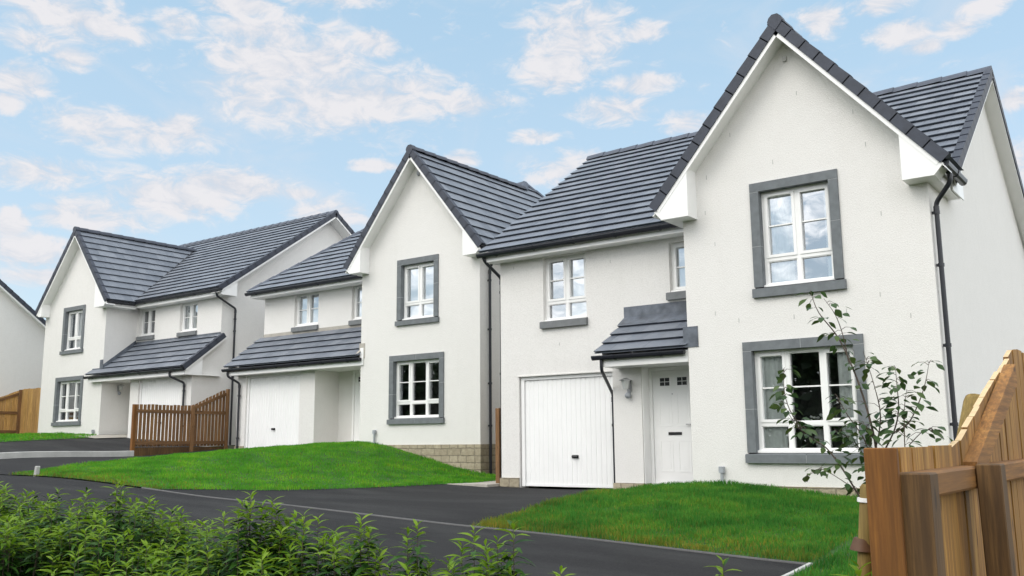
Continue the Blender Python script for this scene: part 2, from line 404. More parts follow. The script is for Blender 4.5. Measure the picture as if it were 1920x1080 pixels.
def kerb(name, pts, w, h0, h1_, mat, step=.5, base=None):
    """strip of concrete following the ground; pts polyline, w half width"""
    mb = MB(); P = []
    for (a, b) in zip(pts[:-1], pts[1:]):
        n = max(1, int(math.dist(a, b)/step))
        for i in range(n): t = i/n; P.append((a[0]+(b[0]-a[0])*t, a[1]+(b[1]-a[1])*t))
    P.append(pts[-1]); rows = []
    for i, p in enumerate(P):
        q0 = P[max(0,i-1)]; q1 = P[min(len(P)-1,i+1)]
        d = Vector((q1[0]-q0[0], q1[1]-q0[1])).normalized(); nx, ny_ = -d.y*w, d.x*w
        zc = h1(*p) if base is None else base
        c = .012
        rows.append([(p[0]-nx,p[1]-ny_,zc+h0),(p[0]-nx,p[1]-ny_,zc+h1_-c),(p[0]-nx*.8,p[1]-ny_*.8,zc+h1_),
                     (p[0]+nx*.8,p[1]+ny_*.8,zc+h1_),(p[0]+nx,p[1]+ny_,zc+h1_-c),(p[0]+nx,p[1]+ny_,zc+h0)])
    vs = [q for r in rows for q in r]; fs = []
    for i in range(len(rows)-1):
        for k in range(5): fs.append((i*6+k, (i+1)*6+k, (i+1)*6+k+1, i*6+k+1))
    fs += [tuple(range(6)), tuple((len(rows)-1)*6+k for k in range(5,-1,-1))]
    mb.add(vs, fs)
    return struct(mb.build(name, mat))
kerb('kerb', [(-15.3,YK+.02),(-3.4,YK+.02)], .02, -.1, .016, M['kerb'])
kerb('kerb', [(-3.37,4.2),(-3.37,YK-.01)], .024, -.1, .03, M['paleconc'])
kerb('kerb', [(-24.45,YK+.1),(-24.45,14.86)], .07, -.15, .15, M['paleconc'])

# ------------------------------------------------------------------ houses: helpers
def wallY(mb, Y, outline, holes=(), mi=0):
    loops = [[Vector((x, z, 0)) for x, z in outline]]+[[Vector((a,c,0)),Vector((a,d,0)),Vector((b,d,0)),Vector((b,c,0))] for a,b,c,d in holes]
    flat = [p for l in loops for p in l]
    mb.add([(p.x, Y, p.y) for p in flat], [tuple(t) for t in tessellate_polygon(loops)], mi)
def wallX(mb, X, outline, mi=0):
    l = [Vector((y, z, 0)) for y, z in outline]
    mb.add([(X, p.x, p.y) for p in l], [tuple(t) for t in tessellate_polygon([l])], mi)
def reveal_room(mb, Y, x0, x1, z0, z1, e=.18, d0=.2, d1=1.5):
    """white reveal of an opening and a dim room behind it (material 1)"""
    a = [(x0,Y,z0),(x1,Y,z0),(x1,Y,z1),(x0,Y,z1)]; b = [(x,y+d0,z) for x,y,z in a]
    mb.add(a+b, [(0,1,5,4),(1,2,6,5),(2,3,7,6),(3,0,4,7)], 0)
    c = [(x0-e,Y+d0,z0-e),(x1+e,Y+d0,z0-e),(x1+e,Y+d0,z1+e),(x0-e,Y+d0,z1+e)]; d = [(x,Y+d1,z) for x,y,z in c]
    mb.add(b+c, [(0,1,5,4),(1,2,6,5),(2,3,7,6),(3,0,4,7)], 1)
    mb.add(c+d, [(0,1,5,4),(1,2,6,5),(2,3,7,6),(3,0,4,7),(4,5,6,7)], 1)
def curtain_sheet(mb, x0, x1, y, z0, z1, amp=.02, n=None, mi=0):
    n = n or max(6, int(abs(x1-x0)/.018)); ph = rnd.random()*6
    vs = []
    for i in range(n+1):
        x = x0+(x1-x0)*i/n
        o = amp*math.sin(x*70+ph)+amp*.5*math.sin(x*31+ph*2)
        vs += [(x, y+o*.7, z0), (x, y+o, z1)]
    mb.add(vs, [(2*i,2*i+2,2*i+3,2*i+1) for i in range(n)], mi, True)
def window(house, Y, x0, x1, z0, z1, cols, transom=None, casements=(), surround=0, grey_sill=True, curtains=(), low=False, bars=True, sb=None, sillh=.15):
    """x0..z1 is the visible opening; surround = width of the grey stone band round it"""
    sb = .10 if sb is None else sb
    yf = Y+sb
    mb = MB(); w = .052
    mb.box(x0,x0+w,yf,yf+.07,z0,z1); mb.box(x1-w,x1,yf,yf+.07,z0,z1)
    mb.box(x0+w,x1-w,yf+.001,yf+.07,z1-w,z1); mb.box(x0+w,x1-w,yf+.001,yf+.07,z0,z0+w)
    W = x1-x0-2*w; edges = [x0+w]; acc = 0; tot = sum(cols)
    for c in cols: acc += c; edges.append(x0+w+W*acc/tot)
    zt = z0+w+(z1-z0-2*w)*transom if transom else None
    for e in edges[1:-1]: mb.box(e-.03,e+.03,yf+.002,yf+.068,z0+w,z1-w)
    if zt:
        mb.box(x0+w,x1-w,yf+.003,yf+.066,zt-.03,zt+.03)
    panes = MB()
    for k in range(len(cols)):
        a = edges[k]+(.03 if k else 0); b = edges[k+1]-(.03 if k < len(cols)-1 else 0)
        for (c, d, top) in ([(z0+w, zt-.03, False), (zt+.03, z1-w, True)] if zt else [(z0+w, z1-w, True)]):
            s = .042 if (k in casements and top) else .014
            y0 = yf-.012 if s > .02 else yf+.012
            mb.box(a-.004,a+s,y0,yf+.05,c-.004,d+.004); mb.box(b-s,b+.004,y0,yf+.05,c-.004,d+.004)
            mb.box(a+s,b-s,y0+.001,yf+.05,d-s,d+.004); mb.box(a+s,b-s,y0+.001,yf+.05,c-.004,c+s)
            if bars and top: zb = (c+d)/2; mb.box(a+s,b-s,yf+.018,yf+.045,zb-.011,zb+.011)
            panes.add([(a,yf+.055,c),(b,yf+.055,c),(b,yf+.055,d),(a,yf+.055,d)], [(0,1,2,3)])
            if top and k == 0 and s > .02: mb.box(a+.06,b-.06,yf-.028,yf-.010,d-.034,d-.014)   # trickle vent
    win = mb.build('window', M['white'], house)
    panes.build('pane', M['paned' if low else 'pane'], win)
    ms = MB(); ms.prism([(x0-.01,yf-.075,z0-.004),(x0-.01,yf+.03,z0-.004),(x0-.01,yf+.03,z0+.052),(x0-.01,yf-.01,z0+.045),(x0-.01,yf-.075,z0+.026)],(x1-x0+.02,0,0))
    ms.build('window_board', M['white'], win)
    t = surround
    if t:
        sm = MB(); p = Y-.032; g = .004; zs = z0-sillh
        zm = z0+(z1-z0)*.5
        # lintel, jamb blocks with mortar joints
        two = (x1-x0) > 1.3
        xm = (x0+x1)/2
        for a, b in ([(x0-t,xm-g),(xm+g,x1+t)] if two else [(x0-t,x1+t)]): sm.box(a,b,p,yf-.001,z1,z1+t)
        for a, b, zz in ((x0-t,x0,zm-.12),(x1,x1+t,zm+.12)):
            sm.box(a,b,p,yf-.001,z0,zz-g); sm.box(a,b,p,yf-.001,zz+g,z1-2*g)
        for a, b in ([(x0-t-.025,xm-g),(xm+g,x1+t+.025)] if two else [(x0-t-.025,x1+t+.025)]):
            sm.prism([(a,p-.035,zs),(a,yf+.04,zs),(a,yf+.04,z0-.004),(a,yf-.02,z0-.004),(a,p-.035,z0-.03)],(b-a,0,0))
        so = sm.build('surround', M['surround'], win)
        mm = MB()
        mm.box(x0-t+.002,x1+t-.002,p+.003,yf-.004,z1+.001,z1+t-.002)
        for a, b in ((x0-t+.002,x0-.002),(x1+.002,x1+t-.002)): mm.box(a,b,p+.003,yf-.004,z0-.003,z1-.001)
        mm.box(x0-t+.002,x1+t-.002,p-.03,yf-.004,zs+.004,z0-.034)
        mm.build('mortar_joint', M['mortar'], win)
    elif grey_sill:
        sm = MB(); a = x0-.05; b = x1+.03; zs = z0-sillh
        sm.prism([(a,Y-.075,zs),(a,Y+.09,zs),(a,Y+.09,z0-.006),(a,Y-.03,z0-.006),(a,Y-.075,z0-.025)],(b-a,0,0))
        sm.build('sill', M['sill'], win)
    for (f0, f1, g0, g1, kind) in curtains:
        cm = MB(); W = x1-x0; Hh = z1-z0
        curtain_sheet(cm, x0+W*f0, x0+W*f1, yf+.095, z0+Hh*g0+.01, z0+Hh*g1, .02 if kind == 'curtain' else .002)
        cm.build('curtain' if kind == 'curtain' else 'blind', M[kind], win)
    return (x0-t+.003, x1+t-.003, z0-(sillh-.01 if t else .0), z1+t-.003) if t else (x0, x1, z0, z1)

GAUGE = .335
def tiles(mb, poly3, a, b, tw=.33, mi=0, off0=0.0, smooth=False, lift=.041):
    """courses of flat interlocking tiles clipped to a convex planar polygon; a->b is the eaves direction"""
    a = Vector(a); u = (Vector(b)-a).normalized()
    P = [Vector(p) for p in poly3]
    n = None
    for i in range(2, len(P)):
        n = (P[1]-P[0]).cross(P[i]-P[0])
        if n.length > 1e-4: break
    n.normalize()
    if n.z < 0: n = -n
    v = n.cross(u)
    if v.z < 0: v = -v
    p2 = ccw([((p-a).dot(u), (p-a).dot(v)) for p in P])
    us = [q[0] for q in p2]; vs_ = [q[1] for q in p2]
    W = lambda q, h: a+u*q[0]+v*q[1]+n*h
    mb.add([W(q, .004) for q in p2], [tuple(range(len(p2)))], mi)
    i0 = int(math.floor((min(vs_)-off0)/GAUGE)); i1 = int(math.ceil((max(vs_)-off0)/GAUGE))
    for i in range(i0, i1):
        v0 = off0+i*GAUGE; v1 = v0+GAUGE
        sh = (i % 2)*tw*.5
        j0 = int(math.floor((min(us)-sh)/tw)); j1 = int(math.ceil((max(us)-sh)/tw))
        for j in range(j0, j1):
            g = .0015
            jit = rnd.uniform(-.002, .002)
            c = clip_convex([(sh+j*tw+g,v0),(sh+(j+1)*tw-g,v0),(sh+(j+1)*tw-g,v1),(sh+j*tw+g,v1)], p2)
            if len(c) < 3: continue
            m = len(c)
            top = [W(q, .012+lift*(1-(q[1]-v0)/GAUGE)+jit) for q in c]; bot = [W((q[0], q[1]+(.05 if q[1] < v0+.01 else 0)), -.002) for q in c]
            fs = [tuple(range(m))]+[(k, m+k, m+(k+1)%m, (k+1)%m) for k in range(m)]
            mb.add(top+bot, fs, mi)
def ridge_caps(mb, p0, p1, r=.13, mi=0, seg=.45):
    p0 = Vector(p0); p1 = Vector(p1); d = p1-p0; ln = d.length; t = d.normalized()
    side = t.cross(Vector((0,0,1))).normalized(); up = side.cross(t)
    n = max(1, int(round(ln/seg)))
    prof = [(-1,-.55),(-.82,-.1),(-.45,.32),(0,.5),(.45,.32),(.82,-.1),(1,-.55)]
    for i in range(n):
        a = p0+t*(ln*i/n); b = p0+t*(ln*(i+1)/n+.03 if i < n-1 else ln)
        vs = [a+side*(r*x)+up*(r*y) for x, y in prof]+[b+side*(r*x*1.07)+up*(r*y*1.0+.018) for x, y in prof]
        k = len(prof); fs = [(q,q+1,k+q+1,k+q) for q in range(k-1)]+[tuple(range(k-1,-1,-1)), tuple(range(k,2*k))]
        mb.add(vs, fs, mi)
def verge(mb_cap, mb_board, p0, p1, out, mi=0, board=True):
    """stepped verge caps from the eaves end p0 up to the apex p1; out = outward direction"""
    p0 = Vector(p0); p1 = Vector(p1); o = Vector(out); t = (p1-p0).normalized(); n = t.cross(o)
    if n.z < 0: n = -n
    ln = (p1-p0).length; k = max(1, int(round(ln/GAUGE)))
    for i in range(k):
        a = p0+t*(ln*i/k-.02); b = p0+t*(ln*(i+1)/k)
        pr = [(-.10,.0),(-.10,.062),(.030,.062),(.030,-.105),(.012,-.105),(.012,.0)]
        lo = [a+o*x+n*(y+.006 if y > 0 else y) for x, y in pr]; hi = [b+o*x+n*(y-.008 if y > 0 else y) for x, y in pr]
        m = len(pr); fs = [tuple(range(m-1,-1,-1)), tuple(range(m,2*m))]+[(q,(q+1)%m,m+(q+1)%m,m+q) for q in range(m)]
        mb_cap.add(lo+hi, fs, mi)
    if board:
        lo = p0; hi = p1
        pr = [(-.006,-.02),(.010,-.02),(.010,-.165),(-.006,-.165)]
        vs = [lo+o*x+n*y for x, y in pr]+[hi+o*x+n*y for x, y in pr]
        mb_board.add(vs, [(3,2,1,0),(4,5,6,7),(0,1,5,4),(1,2,6,5),(2,3,7,6),(3,0,4,7)])
def gutter(mb, p0, p1, out, r=.062, brackets=True):
    p0 = Vector(p0); p1 = Vector(p1); o = Vector(out); d = p1-p0; ln = d.length; t = d.normalized(); up = Vector((0,0,1))
    prof = [(-1,.35),(-1,0),(-.8,-.6),(-.35,-1),(.35,-1),(.8,-.6),(1,0),(1,.35),(.86,.35),(.86,0),(.3,-.8),(-.3,-.8),(-.86,0),(-.86,.35)]
    vs = [q+o*(x*r)+up*(y*r) for q in (p0,p1) for x, y in prof]; m = len(prof)
    mb.add(vs, [(q,(q+1)%m,m+(q+1)%m,m+q) for q in range(m)])
    for q in (p0, p1-t*.012):
        c = [q+o*(x*r*1.04)+up*(y*r*1.04) for x, y in prof[:8]]
        mb.prism(c, t*.012)
    if brackets:
        k = max(1, int(ln/.85))
        for i in range(k):
            q = p0+t*(ln*(i+.5)/k)
            c = [q+o*(x*r*1.16)+up*(y*r*1.16) for x, y in prof[:8]]
            mb.prism(c, t*.03)
def downpipe(house, pts, clips, r=.034, wall=None):
    mb = MB(); P = [Vector(p) for p in pts]; Q = [P[0]]
    for i in range(1, len(P)-1):
        a = (P[i-1]-P[i]).normalized(); b = (P[i+1]-P[i]).normalized()
        for k in range(5):
            s = k/4; e = .07; p = P[i]
            Q.append((p+a*e)*(1-s)**2+p*2*s*(1-s)+(p+b*e)*s*s)
    Q.append(P[-1]); mb.tube(Q, r, 12)
    for z, (dx, dy) in clips:
        q = P[-2]
        f = (z-P[-1].z)/(P[-2].z-P[-1].z); c = P[-1].lerp(P[-2], f)
        mb.tube([c-Vector((0,0,.025)), c+Vector((0,0,.025))], r*1.3, 12)
        mb.box(c.x-.015+min(dx,0), c.x+.015+max(dx,0), c.y-.012+min(dy,0), c.y+.012+max(dy,0), c.z-.02, c.z+.02)
    mb.tube([P[-2]+Vector((0,0,-.05)), P[-2]+Vector((0,0,-.14))], r*1.22, 12)
    return mb.build('downpipe', M['dark'], house)
def garage_door(house, Y, x0, x1, z0, z1, ribs=True):
    """up-and-over steel door with vertical ribs, set back in its opening"""
    fr = MB(); w = .07
    fr.box(x0,x0+w,Y+.05,Y+.13,z0,z1); fr.box(x1-w,x1,Y+.05,Y+.13,z0,z1); fr.box(x0+w,x1-w,Y+.051,Y+.13,z1-w,z1)
    mb = MB(); a = x0+w+.006; b = x1-w-.006; y = Y+.085; n = int((b-a)/.105); s = (b-a)/n
    pr = []
    for i in range(n):
        q = a+i*s
        pr += [(q,y+.004),(q+s*.16,y+.004),(q+s*.26,y-.006),(q+s*.90,y-.006)]
    pr.append((b,y+.004))
    zs = (z0+.012, z0+.07, z1-w-.07, z1-w-.008); vs = []
    for k, zz in enumerate(zs): vs += [(p, (q if 0 < k < 3 or True else y), zz) for p, q in pr]
    m = len(pr); fs = [(k*m+i,k*m+i+1,(k+1)*m+i+1,(k+1)*m+i) for k in range(3) for i in range(m-1)]
    mb.add(vs, fs)
    mb.box(a-.003,b+.003,y-.012,y+.03,z0+.008,z0+.055); mb.box(a,b,y+.02,y+.04,z0+.02,z1-w)
    d = mb.build('garage_door', M['garage'], house)
    fr.build('door_frame', M['garage'], d)
    hb = MB(); xc = (x0+x1)/2+.02; zc = z0+(z1-z0)*.27
    hb.bbox(xc-.075,xc+.075,y-.026,y-.006,zc-.03,zc+.03); hb.tube([(xc-.05,y-.05,zc+.005),(xc+.06,y-.055,zc-.005)],.016,8); hb.tube([(xc,y-.05,zc),(xc,y-.01,zc)],.012,8)
    hb.build('handle', M['slot'], d)
    return d
def front_door(house, Y, x0, x1, z0, z1):
    fr = MB(); w = .06
    fr.box(x0-w,x0,Y-.02,Y+.08,z0,z1+w); fr.box(x1,x1+w,Y-.02,Y+.08,z0,z1+w); fr.box(x0,x1,Y-.019,Y+.08,z1,z1+w)
    fr.box(x0-w,x1+w,Y-.05,Y+.08,z0-.04,z0)
    mb = MB(); W = x1-x0; Hh = z1-z0; y = Y+.012
    mb.box(x0+.004,x1-.004,y,y+.044,z0+.006,z1-.004)
    def panel(a, b, c, d):   # raised moulding frame with sunk centre
        t = .022
        for (p,q,r,s_) in ((a,b,d-t,d),(a,b,c,c+t),(a,a+t,c+t,d-t),(b-t,b,c+t,d-t)): mb.box(p,q,y-.005,y+.002,r,s_)
        mb.box(a+.05,b-.05,y-.003,y+.002,c+.05,d-.05)
    c1, c2, c3, c4 = x0+W*.14, x0+W*.44, x0+W*.56, x0+W*.86
    for a, b in ((c1,c2),(c3,c4)):
        panel(a, b, z0+Hh*.505, z0+Hh*.80); panel(a, b, z0+Hh*.11, z0+Hh*.385)
    d = mb.build('front_door', M['white'], house)
    fr.build('door_frame', M['white'], d)
    for a, b in ((c1+.035,c2-.025),(c3+.025,c4-.035)):
        p = MB(); za = z0+Hh*.865; zb = z0+Hh*.935
        p.box(a,b,y-.004,y+.003,za,zb)
        o = p.build('pane', M['slot'], d)
        q = MB(); xm = (a+b)/2; zm = (za+zb)/2
        q.box(xm-.004,xm+.004,y-.007,y-.0045,za,zb); q.box(a,b,y-.0075,y-.0045,zm-.004,zm+.004)
        for (e,f,g,h) in ((a-.016,b+.016,zb,zb+.016),(a-.016,b+.016,za-.016,za),(a-.016,a,za,zb),(b,b+.016,za,zb)): q.box(e,f,y-.010,y+.002,g,h)
        q.build('pane_trim', M['white'], d)
    lp = MB(); xm = (x0+x1)/2; lp.bbox(xm-.13,xm+.13,y-.012,y+.002,z0+Hh*.43,z0+Hh*.43+.05)
    lp.build('letter_plate', M['slot'], d)
    hd = MB(); hd.box(x1-.085,x1-.055,y-.012,y,z0+Hh*.45,z0+Hh*.56); hd.tube([(x1-.07,y-.05,z0+Hh*.52),(x1-.18,y-.05,z0+Hh*.52)],.010,8); hd.tube([(x1-.07,y-.05,z0+Hh*.52),(x1-.07,y,z0+Hh*.52)],.010,8)
    hd.build('handle', M['steel'], d)
    sp = MB(); sp.tube([(xm-.03,y-.008,z0+Hh*.79),(xm-.03,y+.002,z0+Hh*.79)],.011,10); sp.build('spyhole', M['steel'], d)
    return d
def wall_lamp(house, p, out):
    """steel half-lantern: back plate, curved bracket, flat cap, glass body and round sensor below"""
    o = Vector(out); p = Vector(p); s = Vector((0,0,1)).cross(o)
    mb = MB()
    def obox(c, a, b, d): # half sizes along s, out, z
        q = p+c; vs = [q+s*(i*a)+o*(j*b)+Vector((0,0,k*d)) for k in (-1,1) for (i,j) in ((-1,-1),(1,-1),(1,1),(-1,1))]
        mb.add(vs, [(3,2,1,0),(4,5,6,7),(0,1,5,4),(1,2,6,5),(2,3,7,6),(3,0,4,7)])
    obox(o*.012, .045, .012, .10)
    mb.tube([p+o*.02+Vector((0,0,-.04)), p+o*.09+Vector((0,0,-.05)), p+o*.14+Vector((0,0,0)), p+o*.15+Vector((0,0,.05))], .011, 8)
    mb.tube([p+o*.15+Vector((0,0,.10)), p+o*.15+Vector((0,0,.135))], [.115,.03], 6, smooth=False)
    mb.tube([p+o*.15+Vector((0,0,.09)), p+o*.15+Vector((0,0,.10))], [.115,.115], 6, smooth=False)
    l = mb.build('wall_lamp', M['steel'], house)
    g = MB(); g.tube([p+o*.15+Vector((0,0,-.06)), p+o*.15+Vector((0,0,.09))], [.05,.08], 6, smooth=False); g.build('lantern_glass', M['frost'], l)
    q = MB(); c = p+o*.085+Vector((0,0,-.17))
    q.tube([c+o*-.06,c+o*-.035,c+o*.0,c+o*.03,c+o*.045],[.03,.052,.058,.045,.012],12); q.tube([p+o*.012+Vector((0,0,-.1)),p+o*.03+Vector((0,0,-.17))],.02,8)
    q.build('sensor', M['greyplastic'], l)
def vent_pipe(house, x, y, z0, z1):
    mb = MB(); mb.tube([(x,y,z0),(x,y,z1-.09)],.026,10); mb.bbox(x-.04,x+.04,y-.035,y+.04,z1-.10,z1); mb.build('service_pipe', M['greyplastic'], house)

def gable_front(house, caps, boards, gx0, gx1, Yf, Yv, el, er, apex, zbox, capmat=0):
    """verges, barge boards, soffit and boxed ends of a front gable. el/er = (x,z) of verge feet, apex=(x,z)"""
    verge(caps, boards, (el[0],Yv,el[1]), (apex[0],Yv,apex[1]), (0,-1,0))
    verge(caps, boards, (er[0],Yv,er[1]), (apex[0],Yv,apex[1]), (0,-1,0))
    ax, az_ = apex
    caps.prism([(ax+x_, Yv-.040, az_+z_) for x_, z_ in ((0,-.155),(.085,-.065),(.125,.0),(.10,.065),(.045,.115),(-.045,.115),(-.10,.065),(-.125,.0),(-.085,-.065))], (0,.16,0))
    # sloping soffit under each verge
    for (e, sgn) in ((el,1),(er,-1)):
        d = .165
        a = (e[0], e[1]-d); b = (apex[0], apex[1]-d*1.35)
        boards.add([(a[0],Yv,a[1]),(a[0],Yf+.01,a[1]),(b[0],Yf+.01,b[1]),(b[0],Yv,b[1]),
                    (a[0],Yv,a[1]+.02),(a[0],Yf+.01,a[1]+.02),(b[0],Yf+.01,b[1]+.02),(b[0],Yv,b[1]+.02)],
                   [(0,1,2,3),(7,6,5,4),(0,3,7,4),(1,0,4,5),(2,1,5,6),(3,2,6,7)])
        gx = gx0 if sgn > 0 else gx1
        sl = (apex[1]-e[1])/abs(apex[0]-e[0])
        xi = gx+sgn*.26
        xo = e[0]+sgn*.16
        pts = [(e[0]+sgn*.03, e[1]-.09), (xo, zbox), (xi, zbox), (xi, e[1]+abs(xi-e[0])*sl-.16)]
        boards.prism([(x, Yv-.004, zz) for x, zz in pts], (0, Yf-Yv+.004, 0))

# ------------------------------------------------------------------ house at the front of the row (R)
GRP = 'white rendered houses along the shared drive'
def house_R():
    hs = thing('detached_house', (-7.2,15,-.85), 'nearest white house with stone-framed windows, ribbed white garage door and small tiled porch', 'house', GRP)
    gx0, gx1, Yf, Yg, Yb = -6.81, -2.93, 14.0, 15.1, 23.1
    xl, zb, zp = -11.55, -1.3, -.69
    el, er, ap, Yv = (-7.2,3.90), (-2.60,3.90), (-4.90,6.58), 13.66
    ey, ez, ry, rz = 14.65, 3.86, 19.1, 6.97
    sl = (rz-ez)/(ry-ey); gs = (ap[1]-el[1])/(ap[0]-el[0])
    gz = lambda x: el[1]+(x-el[0])*gs if x < ap[0] else er[1]+(er[0]-x)*gs
    # windows first: they return the hole each needs
    h1_ = window(hs, Yf, -5.46,-4.34, 2.40,3.95, (1,1), .27, (0,1), .145, curtains=[(.06,.40,0,1,'curtain'),(.86,.97,0,1,'curtain')], sillh=.17)
    h2_ = window(hs, Yf, -5.71,-4.13, -.185,1.395, (.86,1,.86), .26, (0,2), .145, low=True, curtains=[(.03,.27,0,1,'curtain'),(.80,.97,0,1,'curtain')], sillh=.16)
    h3_ = window(hs, Yg, -10.47,-9.46, 2.38,3.67, (1,1), .27, (0,1), 0, curtains=[(.5,.95,0,1,'blind')])
    h4_ = window(hs, Yg, -7.66,-6.83, 2.68,3.60, (1,1), None, (0,1), 0, curtains=[(.1,.6,0,1,'blind')])
    w = MB()
    wallY(w, Yf, [(gx0,zp),(gx1,zp),(gx1,gz(gx1)-.06),(ap[0],ap[1]-.10),(gx0,gz(gx0)-.06)], [h1_,h2_])
    gar = (-11.10,-8.62,zb,1.30)
    wallY(w, Yg, [(xl,zp),(-11.10,zp),(-11.10,1.30),(-8.62,1.30),(-8.62,zp),(gx0,zp),(gx0,3.97),(xl,3.97)], [h3_,h4_])
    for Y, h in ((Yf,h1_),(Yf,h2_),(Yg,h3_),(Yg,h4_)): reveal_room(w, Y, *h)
    wallX(w, gx0, [(Yf,zp),(Yg,zp),(Yg,3.9),(Yf,3.9)])
    side = [(Yf,zp),(Yb,zp),(Yb,3.95),(ry,ez+(ry-ey)*sl-.12),(Yg,ez+(Yg-ey)*sl-.12),(Yf,3.86)]
    wallX(w, gx1, side)
    wallX(w, xl, [(Yg,zp),(Yb,zp),(Yb,3.95),(ry,rz-.12),(Yg,ez+(Yg-ey)*sl-.12)])
    wallY(w, Yb, [(xl,zp),(gx1,zp),(gx1,3.97),(xl,3.97)])
    # garage reveal + dark inside
    for x in (-11.10,-8.62): w.box(x-.005 if x<-9 else x, x if x<-9 else x+.005, Yg+.001, Yg+.3, zb, 1.30)
    w.box(-11.10,-8.62,Yg+.001,Yg+.3,1.30,1.31)
    # porch pier, drip bead over the garage
    w.box(-8.62,-8.04,14.6,Yg-.002,zp-.03,1.40)
    w.box(-11.13,-8.6,Yg-.018,Yg+.001,1.302,1.325)
    # weep vents in the render
    for x, z in ((-5.9,5.0),(-3.9,4.95),(-4.75,5.45),(-6.35,4.35),(-5.2,4.4),(-3.75,4.4),(-6.25,3.2),(-6.3,2.05),(-5.9,1.9),(-5.0,1.88),(-4.2,1.9),(-3.7,2.1),(-3.6,3.3),(-3.3,1.75),(-6.4,3.75)):
        w.box(x-.006,x+.006,Yf-.004,Yf+.002,z-.035,z+.035,2)
    for x, z in ((-11.2,3.55),(-10.1,1.9),(-9.3,1.55),(-8.9,3.4)): w.box(x-.006,x+.006,Yg-.004,Yg+.002,z-.03,z+.03,2)
    w.box(-4.93,-4.87,Yf-.05,Yf,6.02,6.10,2)
    w.build('wall', [M['render'], M['room'], M['weep']], hs)
    p = MB(); t = -.028
    p.box(gx0-.028,gx1+.028,Yf-.028,Yf+.2,zb,zp-.001); p.box(gx1-.2,gx1+.028,Yf+.2,Yb,zb,zp-.001)
    p.box(xl-.028,-11.11,Yg-.028,Yg+.2,zb,zp-.001); p.box(xl-.028,xl+.2,Yg+.2,Yb,zb,zp-.001)
    p.box(-8.65,-8.02,14.57,Yg-.01,zb,zp-.035); p.box(-8.02,gx0,Yg-.04,Yg+.1,zb,-.79)
    p.build('plinth', M['stone'], hs)
    d = MB(); d.box(-8.1,-6.83,14.35,15.05,zb,-.785); d.build('doorstep', M['slab'], hs)
    # main roof
    r = MB()
    tiles(r, [(-11.78,ey,ez),(-2.70,ey,ez),(-2.70,ry,rz),(-11.78,ry,rz)], (-11.78,ey,ez), (-2.70,ey,ez))
    r.add([(-11.78,ry,rz),(-2.70,ry,rz),(-2.70,23.55,ez),(-11.78,23.55,ez)], [(0,1,2,3)])
    rf = r.build('roof', M['tile'], hs)
    c = MB(); ridge_caps(c, (-11.80,ry,rz+.03), (-2.68,ry,rz+.03)); c.build('ridge_cap', M['ridge'], rf)
    caps, boards = MB(), MB()
    verge(caps, boards, (-2.70,ey,ez), (-2.70,ry,rz), (1,0,0)); verge(caps, boards, (-2.70,23.55,ez), (-2.70,ry,rz), (1,0,0))
    for (ya, za, yb_, zc) in ((ey,ez,ry,rz),(23.55,ez,ry,rz)):
        boards.add([(-2.70,ya,za-.16),(gx1-.01,ya,za-.16),(gx1-.01,yb_,zc-.22),(-2.70,yb_,zc-.22)], [(0,1,2,3)])
    caps.build('verge_cap', M['verge'], rf)
    # gable roof
    g = MB(); yv2 = ey+(ap[1]-ez)/sl; yv1 = ey+(el[1]-ez)/sl
    tiles(g, [(el[0],Yv,el[1]),(ap[0],Yv,ap[1]),(ap[0],yv2,ap[1]),(el[0],yv1,el[1])], (el[0],Yv,el[1]), (el[0],yv1,el[1]))
    tiles(g, [(er[0],Yv,er[1]),(ap[0],Yv,ap[1]),(ap[0],yv2,ap[1]),(er[0],yv1,er[1])], (er[0],Yv,er[1]), (er[0],yv1,er[1]))
    gr = g.build('gable_roof', M['tile'], hs)
    c = MB(); ridge_caps(c, (ap[0],Yv-.03,ap[1]+.04), (ap[0],yv2,ap[1]+.04)); c.build('ridge_cap', M['verge'], gr)
    gc, gb = MB(), boards
    gable_front(hs, gc, gb, gx0, gx1, Yf, Yv, el, er, ap, 3.66)
    gc.build('verge_cap', M['verge'], gr)
    # eaves of the main roof and gable sides
    boards.box(-11.70,-6.815,14.78,14.80,3.68,3.87); boards.box(-11.68,-6.815,14.80,Yg+.0,3.684,3.70)
    boards.prism([(-11.70,14.78,3.68),(-11.70,15.35,3.68),(-11.70,15.35,4.2),(-11.70,14.78,3.86)],(.02,0,0))
    boards.box(-7.04,-7.02,Yf,14.79,3.66,3.86); boards.box(-7.02,gx0,Yf,14.79,3.664,3.68)
    boards.box(-2.78,-2.76,Yf,15.35,3.66,3.87); boards.box(gx1,-2.78,Yf,15.35,3.664,3.68)
    boards.prism([(-2.745,14.70,3.66),(-2.745,15.45,3.66),(-2.745,15.45,4.33),(-2.745,14.70,3.83)],(.02,0,0))
    boards.build('fascia', M['white'], hs)
    gt = MB(); gutter(gt, (-11.83,14.70,3.83), (-7.16,14.70,3.83), (0,-1,0))
    gt.build('gutter', M['dark'], hs)
    gt = MB(); gutter(gt, (-2.63,13.72,3.83), (-2.63,14.95,3.83), (1,0,0)); gt.build('gutter', M['dark'], hs)
    downpipe(hs, [(-2.63,14.02,3.78),(-2.63,14.02,3.62),(-2.86,14.10,3.36),(-2.86,14.10,-1.0)], [(3.22,(-.05,.0)),(2.45,(-.05,0)),(1.3,(-.05,0)),(.2,(-.05,0))])
    downpipe(hs, [(-11.70,14.72,3.78),(-11.70,14.76,3.70),(-11.62,15.22,3.40),(-11.62,15.22,-.9)], [(3.1,(.05,0)),(1.4,(.05,0)),(.2,(.05,0))])
    # porch roof
    pe_y, pe_z, pt_z = 13.98, 1.53, 2.23
    po = MB(); ps = (pt_z-pe_z)/(Yg-pe_y); pz = lambda y: pe_z+(y-pe_y)*ps
